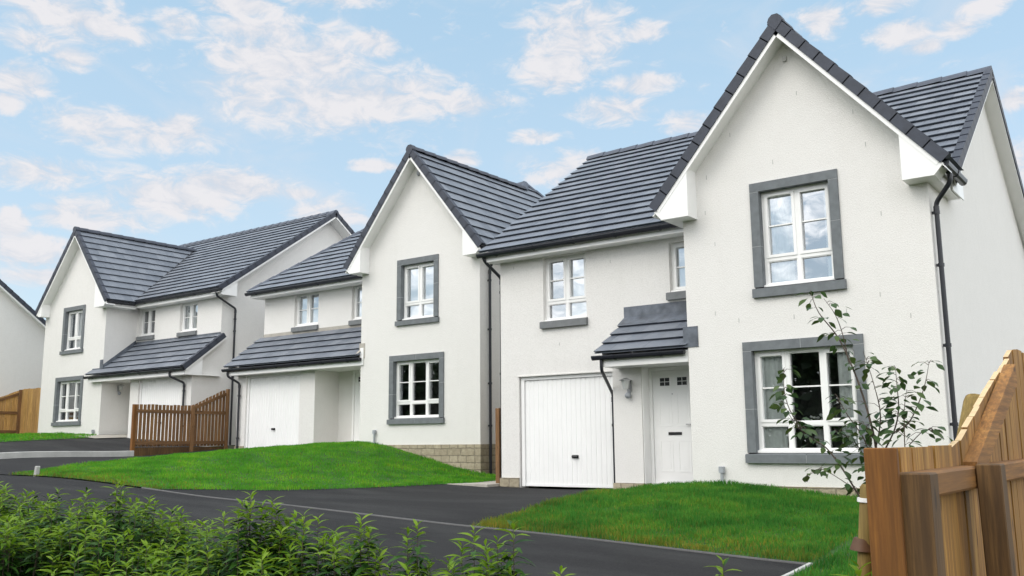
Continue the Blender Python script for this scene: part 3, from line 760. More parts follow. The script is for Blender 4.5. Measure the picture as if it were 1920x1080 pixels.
    tiles(po, [(-8.62,pe_y,pe_z),(-6.86,pe_y,pe_z),(-6.83,Yg-.002,pt_z),(-8.62,Yg-.002,pt_z)], (-8.62,pe_y,pe_z), (-6.86,pe_y,pe_z), .33)
    pr = po.build('porch_roof', M['tile'], hs)
    fl = MB()
    fl.box(-8.63,-6.83,Yg-.012,Yg-.003,pz(Yg)-.02,2.49)
    fl.prism([(-8.63,Yg-.26,pz(Yg-.26)+.052),(-8.63,Yg-.012,pz(Yg)+.045),(-8.63,Yg-.012,pz(Yg)+.06),(-8.63,Yg-.26,pz(Yg-.26)+.062)],(1.80,0,0))
    # lead dressed round the gable corner
    fl.box(-6.885,-6.62,Yf-.014,Yf-.003,1.53,1.87)
    fl.prism([(-6.90,13.96,pz(13.96)+.05),(-6.815,13.96,pz(13.96)+.06),(-6.815,14.55,pz(14.55)+.06),(-6.90,14.55,pz(14.55)+.05)],(0,0,.012))
    fl.box(-6.822,-6.813,Yf-.012,14.6,1.53,pz(14.3)+.16)
    fl.build('flashing', M['lead'], pr)
    pf = MB(); pf.box(-8.50,-6.84,14.05,14.07,1.30,1.50); pf.box(-8.50,-6.84,14.07,Yg-.01,1.304,1.32)
    pf.prism([(-8.50,14.05,1.30),(-8.50,Yg-.01,1.30),(-8.50,Yg-.01,pz(Yg)-.03),(-8.50,14.05,pz(14.05)-.02)],(.015,0,0))
    pf.build('porch_fascia', M['white'], pr)
    gt = MB(); gutter(gt, (-8.66,13.99,1.475), (-6.88,13.99,1.475), (0,-1,0), .055); gt.build('gutter', M['dark'], pr)
    downpipe(hs, [(-8.50,14.02,1.42),(-8.50,14.02,1.24),(-8.77,14.85,.86),(-8.77,14.85,-.9)], [(.3,(0,.06))], .03)
    garage_door(hs, Yg, -11.08,-8.62, -.855,1.30)
    front_door(hs, 14.86, -7.96,-7.13, -.745,1.24)
    w2 = MB(); w2.box(-8.04,gx0,14.92,15.04,1.30,1.42); w2.box(-7.07,gx0-.001,14.86,15.0,-.78,1.303); w2.box(-8.036,-8.022,14.62,14.95,-.78,1.30)
    w2.build('door_surround', M['white'], hs)
    wall_lamp(hs, (-8.27,14.6,.98), (0,-1,0))
    vent_pipe(hs, -6.29, Yf-.05, -.75,-.40)
    return hs
house_R()

def house_M():
    hs = thing('detached_house', (-18.5,18,-.1), 'middle white house on a stone plinth, wide lean-to roof over garage, hipped main roof', 'house', GRP)
    gx0, gx1, Yf, Yg, Yu, Yb = -17.81, -13.78, 17.2, 17.5, 18.4, 26.2
    xl, zp, zb = -23.35, -.03, -1.3
    el, er, ap, Yv = (-18.10,4.66), (-13.48,4.66), (-15.79,7.47), 16.86
    ey, ez, ry, rz = 17.88, 4.66, 22.2, 7.76
    hx = (rz-ez)/((ap[1]-er[1])/(er[0]-ap[0]))
    sl = (rz-ez)/(ry-ey)
    a_ = window(hs, Yf, -16.36,-15.24, 3.12,4.54, (1,1), .27, (0,1), .145, bars=False, curtains=[(.1,.9,0,1,'blind')], sillh=.15)
    b_ = window(hs, Yf, -16.60,-15.05, .63,2.07, (.86,1,.86), .25, (0,2), .145, low=True, sillh=.15)
    c_ = window(hs, Yu, -21.95,-20.88, 3.50,4.53, (1,1), None, (0,1), 0, curtains=[(.05,.5,0,1,'blind'),(.5,.95,0,.55,'blind')])
    d_ = window(hs, Yu, -19.46,-18.4, 3.50,4.53, (1,1), None, (0,1), 0, curtains=[(.05,.95,0,1,'blind')])
    w = MB()
    gs = (ap[1]-el[1])/(ap[0]-el[0])
    gz = lambda x: el[1]+(x-el[0])*gs if x < ap[0] else er[1]+(er[0]-x)*gs
    wallY(w, Yf, [(gx0,zp),(gx1,zp),(gx1,gz(gx1)-.06),(ap[0],ap[1]-.10),(gx0,gz(gx0)-.06)], [a_,b_])
    wallY(w, Yu, [(xl,2.6),(gx0,2.6),(gx0,4.78),(xl,4.78)], [c_,d_])
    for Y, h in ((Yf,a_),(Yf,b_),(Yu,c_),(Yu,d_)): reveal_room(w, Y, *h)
    wallX(w, gx0, [(Yf,zb),(Yu,zb),(Yu,4.7),(Yf,4.7)])
    wallX(w, gx1, [(Yf,zp),(Yb,zp),(Yb,4.75),(Yf,4.75)])
    wallX(w, xl, [(Yg,zp),(Yb,zp),(Yb,4.78),(Yu,4.78),(Yu,3.2),(Yg,2.5)])
    wallY(w, Yb, [(xl,zp),(gx1,zp),(gx1,4.78),(xl,4.78)])
    wallY(w, Yg, [(xl,zp),(-22.95,zp),(-22.95,2.03),(-20.55,2.03),(-20.55,zp),(-19.92,zp),(-19.92,2.3),(xl,2.3)])
    wallX(w, -19.92, [(Yg,zb),(Yu,zb),(Yu,2.9),(Yg,2.3)])
    wallY(w, Yu, [(-19.92,zb),(gx0,zb),(gx0,2.6),(-19.92,2.6)])
    for x in (-22.955,-20.55): w.box(x,x+.005,Yg+.001,Yg+.3,zb,2.03)
    w.box(-22.95,-20.55,Yg+.001,Yg+.3,2.03,2.04)
    w.box(-15.82,-15.76,Yf-.05,Yf,6.85,6.95,2)
    w.build('wall', [M['render'], M['room'], M['greyplastic']], hs)
    p = MB()
    p.box(gx0-.0,gx1+.028,Yf-.028,Yf+.2,zb,zp-.001); p.box(gx1-.2,gx1+.028,Yf+.2,Yb,zb,zp-.001)
    p.build('plinth', M['stone'], hs); p = MB()
    p.box(xl-.028,-22.96,Yg-.028,Yg+.2,zb,zp-.001); p.box(xl-.028,xl+.2,Yg+.2,Yb,zb,zp-.001); p.build('plinth', M['stone'], hs); p = MB()
    p.box(-20.54,-19.89,Yg-.028,Yg+.2,zb,zp-.001)
    p.build('plinth', M['stone'], hs)
    d = MB(); d.box(-19.9,gx0-.003,Yg,Yu-.003,zb,.0); d.build('doorstep', M['slab'], hs)
    r = MB(); X0, X1 = -23.62, -13.48
    O = (X0,ey,ez)
    tiles(r, [(X0,ey,ez),(X1,ey,ez),(X1-hx,ry,rz),(X0+hx,ry,rz)], O, (X1,ey,ez))
    yb2 = 2*ry-ey
    tiles(r, [(X0,ey,ez),(X0+hx,ry,rz),(X0,yb2,ez)], (X0,ey,ez), (X0,yb2,ez))
    r.add([(X0,yb2,ez),(X1,yb2,ez),(X1-hx,ry,rz),(X0+hx,ry,rz)], [(0,1,2,3)])
    ym = ey+(ap[1]-ez)/sl
    e0 = (er[0],Yv,er[1])
    tiles(r, [(X1,ym,ez),(X1,yb2,ez),(X1-hx,ry,rz),(ap[0],ym,ap[1])], e0, (er[0],yb2,er[1]))
    rf = r.build('roof', M['tile'], hs)
    c = MB(); ridge_caps(c, (X0+hx,ry,rz+.03), (X1-hx,ry,rz+.03)); ridge_caps(c, (X0+.05,ey+.05,ez+.05), (X0+hx,ry,rz+.03), .10)
    ridge_caps(c, (ap[0]+.02,ym,ap[1]+.03), (X1-hx,ry,rz+.03), .12); ridge_caps(c, (X1,yb2,ez+.03), (X1-hx,ry,rz+.03), .10)
    c.build('ridge_cap', M['ridge'], rf)
    g = MB()
    tiles(g, [(el[0],Yv,el[1]),(ap[0],Yv,ap[1]),(ap[0],ym,ap[1]),(el[0],ey,el[1])], (el[0],Yv,el[1]), (el[0],ey,el[1]))
    tiles(g, [e0,(ap[0],Yv,ap[1]),(ap[0],ym,ap[1]),(X1,ym,ez)], e0, (X1,ym,ez))
    gr = g.build('gable_roof', M['tile'], hs)
    c = MB(); ridge_caps(c, (ap[0],Yv-.03,ap[1]+.04), (ap[0],ym,ap[1]+.04)); c.build('ridge_cap', M['verge'], gr)
    gc, bd = MB(), MB()
    gable_front(hs, gc, bd, gx0, gx1, Yf, Yv, el, er, ap, 4.46)
    gc.build('verge_cap', M['verge'], gr)
    bd.box(X0+.08,gx0-.003,ey+.10,ey+.12,4.49,4.68); bd.box(X0+.09,gx0-.003,ey+.12,Yu,4.494,4.51)
    bd.box(X0+.08,X0+.10,ey+.12,yb2,4.49,4.68); bd.box(X0+.10,xl,ey+.12,yb2,4.4945,4.51)
    bd.box(el[0]+.10,el[0]+.12,Yf,ey+.1,4.46,4.64); bd.box(el[0]+.12,gx0,Yf,ey+.1,4.464,4.48)
    bd.box(er[0]-.14,er[0]-.12,Yf,yb2,4.46,4.65); bd.box(gx1,er[0]-.14,Yf,yb2,4.464,4.48)
    bd.build('fascia', M['white'], hs)
    gt = MB(); gutter(gt, (X0-.05,ey+.03,4.63), (el[0]+.03,ey+.03,4.63), (0,-1,0)); gt.build('gutter', M['dark'], hs)
    gt = MB(); gutter(gt, (er[0]-.01,Yv+.05,4.60), (er[0]-.01,yb2,4.60), (1,0,0)); gt.build('gutter', M['dark'], hs)
    downpipe(hs, [(er[0]-.02,17.42,4.55),(er[0]-.02,17.42,4.40),(gx1+.07,17.50,4.20),(gx1+.07,17.50,-.85)], [(3.9,(-.05,0)),(2.7,(-.05,0)),(1.4,(-.05,0)),(.4,(-.05,0))])
    # lean-to roof
    y0, z0, z1 = 17.08, 2.28, 3.27; s2 = (z1-z0)/(Yu-y0); pz = lambda y: z0+(y-y0)*s2
    lt = MB(); tiles(lt, [(-23.52,y0,z0),(-17.80,y0,z0),(-17.80,Yu-.002,z1),(-23.52,Yu-.002,z1)], (-23.52,y0,z0), (-17.8,y0,z0))
    lo = lt.build('lean_to_roof', M['tile'], hs)
    fl = MB(); fl.box(xl,gx0-.003,Yu-.012,Yu-.003,z1-.04,z1+.11); fl.box(-17.86,-17.66,Yf-.012,Yf-.003,2.22,2.62); fl.prism([(-17.9,Yf-.1,pz(Yf-.1)+.05),(-17.80,Yf-.1,pz(Yf-.1)+.06),(-17.80,Yu-.05,pz(Yu-.05)+.06),(-17.9,Yu-.05,pz(Yu-.05)+.05)],(0,0,.012))
    fl.build('flashing', M['slab'], lo)
    pf = MB(); pf.box(-23.42,-17.70,y0+.08,y0+.10,2.04,2.25); pf.box(-23.42,-17.82,y0+.10,Yu-.01,2.044,2.06)
    pf.box(-17.82,-17.70,y0+.10,Yf-.01,2.04,2.5)
    pf.prism([(-23.42,y0+.1,2.04),(-23.42,Yg,2.04),(-23.42,Yg,pz(Yg)-.03),(-23.42,y0+.1,pz(y0+.1)-.03)],(.015,0,0))
    pf.build('lean_to_fascia', M['white'], lo)
    gt = MB(); gutter(gt, (-23.56,y0+.02,2.215), (-17.74,y0+.02,2.215), (0,-1,0)); gt.build('gutter', M['dark'], lo)
    downpipe(hs, [(-23.36,y0+.04,2.17),(-23.36,y0+.04,2.02),(-23.20,Yg-.06,1.82),(-23.20,Yg-.06,-.3)], [(1.45,(.05,0)),(.2,(.05,0))])
    garage_door(hs, Yg, -22.95,-20.55, -.14,2.03)
    front_door(hs, Yu-.10, -19.18,-18.36, .02,1.98)
    vent_pipe(hs, -17.22, Yf-.05, -.1,.35)
house_M()

def house_L():
    hs = thing('detached_house', (-30,18.5,.3), 'farther white house whose stone-framed gable is left of its tiled lean-to, garage behind picket fence', 'house', GRP)
    gx0, gx1, Yf, Yg, Yu, Yb = -34.62, -30.44, 17.2, 17.4, 18.4, 27.2
    xr, zp, zb = -25.55, .30, -.6
    el, er, ap, Yv = (-34.73,4.97), (-29.92,4.97), (-32.32,7.76), 16.88
    ey, ez, ry, rz = 17.95, 5.02, 22.85, 8.43
    sl = (rz-ez)/(ry-ey); X0, X1 = -34.95, -25.10; yb2 = 2*ry-ey
    a_ = window(hs, Yf, -33.16,-31.97, 3.44,4.86, (1,1), .27, (0,1), .145, bars=False, curtains=[(.3,.97,0,1,'blind')], sillh=.15)
    b_ = window(hs, Yf, -33.40,-31.80, .88,2.32, (.86,1,.86), .25, (0,2), .145, low=True, sillh=.15)
    c_ = window(hs, Yu, -30.32,-29.36, 3.84,4.83, (1,1), None, (0,1), 0, low=True)
    d_ = window(hs, Yu, -27.86,-26.88, 3.80,4.80, (1,1), None, (0,1), 0, curtains=[(.12,.97,0,1,'blind')])  # white blind stands in for the pale reflection on these panes
    gs = (ap[1]-el[1])/(ap[0]-el[0])
    gz = lambda x: el[1]+(x-el[0])*gs if x < ap[0] else er[1]+(er[0]-x)*gs
    w = MB()
    wallY(w, Yf, [(gx0,zb),(gx1,zb),(gx1,gz(gx1)-.06),(ap[0],ap[1]-.10),(gx0,gz(gx0)-.06)], [a_,b_])
    wallY(w, Yu, [(gx1,2.7),(xr,2.7),(xr,5.15),(gx1,5.15)], [c_,d_])
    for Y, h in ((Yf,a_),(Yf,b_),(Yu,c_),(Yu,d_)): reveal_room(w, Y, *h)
    wallX(w, gx1, [(Yf,zb),(Yu,zb),(Yu,5.05),(Yf,5.05)])
    wallX(w, gx0, [(Yf,zb),(Yb,zb),(Yb,5.1),(ry,rz-.12),(Yu,5.2),(Yf,5.05)])
    wallX(w, xr, [(Yg,zb),(Yb,zb),(Yb,ez+(yb2-Yb)*sl-.12),(ry,rz-.12),(Yu,ez+(Yu-ey)*sl-.12),(Yu,3.5),(Yg,2.68)])
    wallY(w, Yb, [(gx0,zb),(xr,zb),(xr,5.1),(gx0,5.1)])
    wallY(w, Yg, [(-29.0,zb),(-28.5,zb),(-28.5,2.34),(-26.1,2.34),(-26.1,zb),(xr,zb),(xr,2.6),(-29.0,2.6)])
    wallX(w, -29.0, [(Yg,zb),(Yu,zb),(Yu,3.0),(Yg,2.6)])
    wallY(w, Yu, [(gx1,zb),(-29.0,zb),(-29.0,2.7),(gx1,2.7)])
    for x in (-28.505,-26.1): w.box(x,x+.005,Yg+.001,Yg+.3,zb,2.34)
    w.box(-28.5,-26.1,Yg+.001,Yg+.3,2.34,2.35)
    w.build('wall', [M['render'], M['room']], hs)
    r = MB()
    tiles(r, [(X0,ey,ez),(X1,ey,ez),(X1,ry,rz),(X0,ry,rz)], (X0,ey,ez), (X1,ey,ez))
    r.add([(X0,ry,rz),(X1,ry,rz),(X1,yb2,ez),(X0,yb2,ez)], [(0,1,2,3)])
    rf = r.build('roof', M['tile'], hs)
    c = MB(); ridge_caps(c, (X0,ry,rz+.03), (X1+.02,ry,rz+.03)); c.build('ridge_cap', M['ridge'], rf)
    vc, bd = MB(), MB()
    verge(vc, bd, (X1,ey,ez), (X1,ry,rz), (1,0,0)); verge(vc, bd, (X1,yb2,ez), (X1,ry,rz), (1,0,0))
    for (ya, za) in ((ey,ez),(yb2,ez)): bd.add([(X1,ya,za-.16),(xr-.01,ya,za-.16),(xr-.01,ry,rz-.22),(X1,ry,rz-.22)], [(0,1,2,3)])
    vc.build('verge_cap', M['verge'], rf)
    g = MB(); ym = ey+(ap[1]-ez)/sl
    tiles(g, [(el[0],Yv,el[1]),(ap[0],Yv,ap[1]),(ap[0],ym,ap[1]),(el[0],ey,el[1])], (el[0],Yv,el[1]), (el[0],ey,el[1]))
    tiles(g, [(er[0],Yv,er[1]),(ap[0],Yv,ap[1]),(ap[0],ym,ap[1]),(er[0],ey,er[1])], (er[0],Yv,er[1]), (er[0],ey,er[1]))
    gr = g.build('gable_roof', M['tile'], hs)
    c = MB(); ridge_caps(c, (ap[0],Yv-.03,ap[1]+.04), (ap[0],ym,ap[1]+.04)); c.build('ridge_cap', M['verge'], gr)
    vl = MB(); a = Vector((er[0],ey,er[1]+.05)); b = Vector((ap[0],ym,ap[1]+.05)); vl.tube([a,b],.03,6); vl.build('valley_trim', M['dark'], gr)
    gc = MB(); gable_front(hs, gc, bd, gx0, gx1, Yf, Yv, el, er, ap, 4.76); gc.build('verge_cap', M['verge'], gr)
    bd.box(er[0]-.12,er[0]-.10,Yf,ey+.12,4.76,4.95); bd.box(gx1,er[0]-.12,Yf,ey+.12,4.764,4.78)
    bd.box(er[0]-.10,X1-.05,ey+.10,ey+.12,4.80,5.0); bd.box(er[0]-.11,X1-.05,ey+.12,Yu,4.804,4.82)
    bd.prism([(X1-.05,ey+.10,4.80),(X1-.05,Yu+.25,4.80),(X1-.05,Yu+.25,ez+(Yu+.25-ey)*sl-.12),(X1-.05,ey+.10,ez+.02)],(.03,0,0))
    bd.box(xr,X1-.05,Yu,Yu+.25,4.80,4.82)
    bd.build('fascia', M['white'], hs)
    gt = MB(); gutter(gt, (er[0]+.03,ey+.03,4.97), (X1+.05,ey+.03,4.97), (0,-1,0)); gutter(gt, (er[0]-.02,Yv+.05,4.92), (er[0]-.02,ey,4.92), (1,0,0)); gt.build('gutter', M['dark'], hs)
    downpipe(hs, [(-25.30,ey+.03,4.92),(-25.30,ey+.05,4.76),(-25.48,18.88,4.45),(-25.48,18.88,.0)], [(4.1,(-.05,0)),(3.7,(-.05,0)),(2.2,(-.05,0))])
    y0, z0, z1 = 16.95, 2.42, 3.55; s2 = (z1-z0)/(Yu-y0); pz = lambda y: z0+(y-y0)*s2
    lt = MB()
    tiles(lt, [(-31.12,y0,z0),(-25.36,y0,z0),(-25.36,Yf-.003,pz(Yf)),(-31.12,Yf-.003,pz(Yf))], (-31.12,y0,z0), (-25.36,y0,z0))
    tiles(lt, [(gx1+.003,Yf-.003,pz(Yf)),(-25.36,Yf-.003,pz(Yf)),(-25.36,Yu-.002,z1),(gx1+.003,Yu-.002,z1)], (-31.12,y0,z0), (-25.36,y0,z0))
    lo = lt.build('lean_to_roof', M['tile'], hs)
    vc, pf = MB(), MB()
    verge(vc, pf, (-25.36,y0,z0), (-25.36,Yu,z1), (1,0,0)); vc.build('verge_cap', M['verge'], lo)
    pf.box(-31.05,-25.40,y0+.08,y0+.10,2.18,2.39); pf.box(-31.05,-25.40,y0+.10,Yf-.003,2.184,2.20); pf.box(gx1+.003,-25.40,Yf-.003,Yu-.01,2.184,2.20)
    pf.prism([(-25.42,y0+.08,2.18),(-25.42,Yg+.25,2.18),(-25.42,Yg+.25,pz(Yg+.25)-.12),(-25.42,y0+.08,z0+.0)],(.03,0,0))
    pf.build('lean_to_fascia', M['white'], lo)
    fl = MB(); fl.box(gx1+.003,xr-.0,Yu-.012,Yu-.003,z1-.04,z1+.09); fl.box(-31.1,-30.45,Yf-.012,Yf-.003,pz(Yf)-.02,pz(Yf)+.05); fl.box(-30.62,-30.42,Yf-.02,Yf-.013,2.55,2.95)
    fl.box(gx1+.003,gx1+.012,Yf-.01,Yu-.012,2.5,2.66)
    fl.prism([(gx1+.012,Yf,pz(Yf)),(gx1+.012,Yu-.02,pz(Yu)),(gx1+.012,Yu-.02,pz(Yu)+.17),(gx1+.012,Yf,pz(Yf)+.17)],(-.009,0,0))
    fl.build('flashing', M['lead'], lo)
    gt = MB(); gutter(gt, (-31.16,y0+.02,2.36), (-25.38,y0+.02,2.36), (0,-1,0)); gt.build('gutter', M['dark'], lo)
    downpipe(hs, [(-26.15,y0+.04,2.32),(-26.15,y0+.04,2.16),(-25.86,Yg-.06,1.95),(-25.86,Yg-.06,.05)], [(1.7,(.05,0)),(.6,(.05,0))])
    garage_door(hs, Yg, -28.5,-26.1, .14,2.34)
    front_door(hs, Yu-.10, -30.2,-29.3, .26,2.16)
    wall_lamp(hs, (gx1,17.82,1.98), (1,0,0))
    vent_pipe(hs, -30.74, Yf-.05, .25,.56)
house_L()

def house_F():
    hs = thing('detached_house', (-42,14,.6), 'white gable side wall of a house cut off by the left edge of the photo', 'house', GRP)
    x0, x1, ya, yb, yr = -47.5, -38.25, 9.5, 19.1, 14.3
    ze, zr = 4.75, 8.52
    w = MB()
    wallX(w, x1, [(ya,-.3),(yb,-.3),(yb,ze-.02),(yr,zr-.15),(ya,ze-.02)]); wallX(w, x0, [(ya,-.3),(yb,-.3),(yb,ze-.02),(yr,zr-.15),(ya,ze-.02)])
    wallY(w, ya, [(x0,-.3),(x1,-.3),(x1,ze),(x0,ze)]); wallY(w, yb, [(x0,-.3),(x1,-.3),(x1,ze),(x0,ze)])
    w.build('wall', M['render'], hs)
    r = MB(); X1 = -38.0
    tiles(r, [(x0-.2,ya-.4,ze-.2),(X1,ya-.4,ze-.2),(X1,yr,zr),(x0-.2,yr,zr)], (x0-.2,ya-.4,ze-.2), (X1,ya-.4,ze-.2))
    tiles(r, [(x0-.2,yb+.4,ze-.2),(X1,yb+.4,ze-.2),(X1,yr,zr),(x0-.2,yr,zr)], (x0-.2,yb+.4,ze-.2), (X1,yb+.4,ze-.2))
    rf = r.build('roof', M['tile'], hs)
    vc, bd = MB(), MB()
    for y in (ya-.4, yb+.4):
        verge(vc, bd, (X1,y,ze-.2), (X1,yr,zr), (1,0,0))
        bd.add([(X1,y,ze-.38),(x1-.01,y,ze-.38),(x1-.01,yr,zr-.22),(X1,yr,zr-.22)], [(0,1,2,3)])
    vc.build('verge_cap', M['verge'], rf)
    bd.build('fascia', M['white'], hs)
house_F()

mb = MB(); mb.bbox(-5.44,-5.30,14.33,14.36,-.13,.10,c=.004); tag(mb.build('greeting_card', M['blind'], None, (-5.37,14.34,-.13)), 'small white card standing inside the lower window of the nearest house', 'card')
fp = thing('flower_vase', (-4.86,14.45,-.13), 'vase of white flowers and dark leaves inside the lower window of the nearest house', 'flowers')
mb = MB(); mb.tube([(-4.86,14.45,-.13),(-4.86,14.45,.02),(-4.86,14.45,.14),(-4.86,14.45,.20)],[.06,.09,.07,.05],14); mb.build('vase', M['blind'], fp)
mb = MB(); mg = MB()
for k in range(46):
    a = rnd.uniform(0, 6.28); rr = rnd.uniform(.03, .30); zt = .36-rr*.35+rnd.uniform(-.06, .06)
    x, y = -4.86+rr*math.cos(a), 14.45+.3*rr*math.sin(a)
    mg.tube([(-4.86,14.45,.18),((x-4.86)/2,14.45,zt*.6+.1),(x,y,zt)],[.004,.003,.002],4)
    for q in range(4):
        b = rnd.uniform(0, 6.28); mg.add([(x,y,zt-.05),(x+.05*math.cos(b),y+.03*math.sin(b),zt-.03),(x+.10*math.cos(b),y+.05*math.sin(b),zt-.08)],[(0,1,2)])
    if k % 2: mb.tube([(x,y,zt-.02),(x,y,zt),(x,y,zt+.018)],[.012,.034,.012],7)
mb.build('blossom', M['blind'], fp); mg.build('foliage', M['leaf'], fp)
# ------------------------------------------------------------------ fences
FG = 'timber fences between the plots'
def plank_run(mb, X, y0, y1, zbot, ztop, pw, gap, th=.02, jitter=.01, tipmat=None, hit=False):
    """vertical planks along Y at x = X..X+th; zbot, ztop callables"""
    y = y0
    while y < y1-.02:
        yy = min(y+pw, y1); j = rnd.uniform(-jitter, jitter); x = X+rnd.uniform(-.004, .004)
        za, zb_ = ztop(y)+j, ztop(yy)+j; lo0, lo1 = zbot(y), zbot(yy)
        p = [(x,y+.002,lo0),(x,yy-.002,lo1),(x,yy-.002,zb_),(x,y+.002,za)]
        n = 4; q = [(a+th, b, c) for a, b, c in p]
        mb.add(p+q, [(3,2,1,0),(4,5,6,7),(0,1,5,4),(1,2,6,5),(3,0,4,7)], 0)
        mb.add([p[3],p[2],q[2],q[3]], [(0,1,2,3)], 1 if tipmat else 0)
        y = yy+gap
# fence between nearest house and photographer
f = thing('timber_fence', (-.7,4,-1.3), 'orange timber fence close by at the right edge, stepping up beyond its second post', 'fence', FG)
ztop = lambda y: -.026 if y < 3.44 else min(.41, -.026+(y-3.44)*.312)
mb = MB(); plank_run(mb, -.722, 2.61, 13.6, lambda y: h1(-.7,y)-.02, ztop, .125, .004, .02, .006, True)
mb.build('plank_panel', [M['wood'], M['endgrain']], f)
def post(f, x0, x1, y0, y1, z0, z1, mat, lean=(0,0), label=None):
    mb = MB(); mb.bbox(x0,x1,y0,y1,z0,z1, c=.004)
    if lean != (0,0): mb.v = [(x+lean[0]*(z1-z), y+lean[1]*(z1-z), z) for x,y,z in mb.v]
    o = mb.build('post', mat, f)
    if label: o['label'] = label
mb = MB(); mb.bbox(-.757,-.672,2.584,2.606,-1.5,-.022,c=.003); o = mb.build('end_board', M['woodpost'], f); o['label'] = 'broad orange end board'
post(f, -.682,-.600, 2.608,2.70, -1.5,-.088, M['woodwet'], (.0,0), 'dark damp post behind the end board')
post(f, -.655,-.578, 3.48,3.57, -1.5,-.085, M['woodwet'], (.012,0), 'dark damp post')
for y in (5.3,7.1,8.9,10.7,12.5): post(f, -.655,-.57, y,y+.09, -1.5,.36, M['wood'])
for (y0,y1,z) in ((2.62,5.3,-.128),(2.62,5.3,-.95),(5.3,8.9,.20),(5.3,8.9,-.95)):
    mb = MB(); mb.prism([(-.70,y0+.002,z-.038),(-.662,y0+.002,z-.038),(-.657,y0+.002,z-.03),(-.657,y0+.002,z+.028),(-.664,y0+.002,z+.036),(-.70,y0+.002,z+.038)],(0,y1-y0-.004,.0)); mb.build('rail', M['woody'], f)
mb = MB(); mb.prism([(-.70,3.52,-.165),(-.655,3.52,-.165),(-.655,3.52,-.078),(-.70,3.52,-.078)],(0,1.0,.395)); o = mb.build('rail', M['woody'], f); o['label'] = 'sloping rail'
# fence between the farther house's drive and the middle lawn
f = thing('timber_fence', (-24.5,16.3,-.25), 'brown picket fence between the middle house and the farther house, rising at its wall end', 'fence', FG)
zt2 = lambda y: 1.18 if y < 16.75 else min(1.68, 1.18+(y-16.75)*.46)
mb = MB(); plank_run(mb, -24.53, 14.92, 17.95, lambda y: -.02, zt2, .092, .029, .02, .008); mb.build('plank_panel', M['woodbrown'], f)
post(f, -24.56,-24.46, 14.83,14.92, -.6,1.17, M['woodpost'], label='orange end post'); post(f, -24.50,-24.41, 16.70,16.79, -.6,1.19, M['woodbrown']); post(f, -24.50,-24.41, 17.92,18.01, -.6,1.72, M['woodbrown'])
for (y0,y1,z,dz) in ((14.93,16.7,.98,0),(14.93,16.7,.08,0),(16.79,17.92,.98,0),(16.79,17.92,.08,0),(16.79,17.92,1.10,.46)):
    mb = MB(); mb.prism([(-24.505,y0,z-.05),(-24.462,y0,z-.05),(-24.462,y0,z+.05),(-24.505,y0,z+.05)],(0,y1-y0,dz)); mb.build('rail', M['woodbrowny'], f)
mb = MB(); mb.box(-24.545,-24.50,14.93,17.92,-.32,-.045); mb.build('gravel_board', M['woodwet'], f)
# fence beyond the farther house: side return and sloping front run
f = thing('timber_fence', (-37.8,17,.4), 'yellow board fence at the left edge between the two farthest houses', 'fence', FG)
mb = MB()
x = -37.75
while x < -34.7:
    j = rnd.uniform(-.012,.012); mb.box(x+.002,x+.118,18.02,18.04,.38,2.26+j); x += .121
mb.build('plank_panel', M['woodyel'], f)
zt3 = lambda y: 2.20 if y > 17.9 else max(1.2, 2.20-(17.9-y)*.42)
mb = MB(); plank_run(mb, -37.84, 12.0, 17.95, lambda y: .3, zt3, .115, .006); mb.build('plank_panel', M['woodyel'], f)
post(f, -37.82,-37.72, 17.93,18.02, .2,2.24, M['woodbrown']); post(f, -37.80,-37.71, 16.1,16.19, .2,1.6, M['woodbrown'])
for z in (1.33,.60):
    mb = MB(); mb.box(-37.818,-37.775,12,17.93,z-.05,z+.05); mb.build('rail', M['woodbrowny'], f)
mb = MB(); mb.prism([(-37.818,15.0,.93),(-37.775,15.0,.93),(-37.775,15.0,1.03),(-37.818,15.0,1.03)],(0,2.93,1.10)); mb.build('rail', M['woodbrowny'], f)
# boundary fence in the gap between the nearest and the middle house
f = thing('timber_fence', (-11.7,17,-.9), 'reddish brown fence end seen in the narrow gap between the nearest and middle houses', 'fence', FG)
mb = MB(); plank_run(mb, -11.80, 15.32, 22, lambda y: -.9, lambda y: .72, .12, .004); mb.build('plank_panel', M['woodbrown'], f)
post(f, -11.80,-11.70, 15.22,15.315, -1.2,.70, M['woodbrown'])

# ------------------------------------------------------------------ pole, stake, marker
mb = MB()
mb.tube([(-1.20,4.62,-1.35),(-1.055,4.86,-.5),(-.925,5.08,.168),(-.921,5.093,.188)],[.062,.061,.060,.057],18, caps=False)
vs = mb.v[-18:]; mb.add(vs, [tuple(range(18))], 1)
tag(mb.build('timber_pole', [M['log'], M['endgrain']], None, (-1.12,4.62,-1.3)), 'round yellow timber pole leaning behind the near fence', 'pole')
mb = MB(); mb.bbox(-1.165,-1.115,6.05,6.10,-1.2,.235,c=.004); tag(mb.build('timber_post', M['woodwet'], None, (-1.17,6.08,-1.1)), 'short dark square post beside the leaning round pole', 'post')
sx, sy = -1.005, 3.36
st = thing('tree_stake', (sx,sy,-1.4), 'round yellow stake with white and brown ties holding the young tree', 'stake')
mb = MB(); mb.tube([(sx-.045,sy,-1.4),(sx-.02,sy,-.6),(sx+.025,sy,-.165),(sx+.027,sy,-.155)],[.024,.0235,.023,.018],14); mb.build('pole', M['log'], st)
mb = MB(); mb.tube([(sx-.007,sy,-.376),(sx-.003,sy,-.335)],[.040,.027],12); mb.tube([(sx-.004,sy,-.352),(sx+.05,sy+.03,-.345)],.012,8); mb.build('rubber_tie', M['rubber'], st)
mb = MB(); mb.tube([(sx+.017,sy,-.213),(sx+.018,sy,-.199)],.028,12); mb.tube([(sx+.03,sy-.02,-.207),(sx+.075,sy-.01,-.205)],.013,8); mb.build('plastic_tie', M['white'], st)
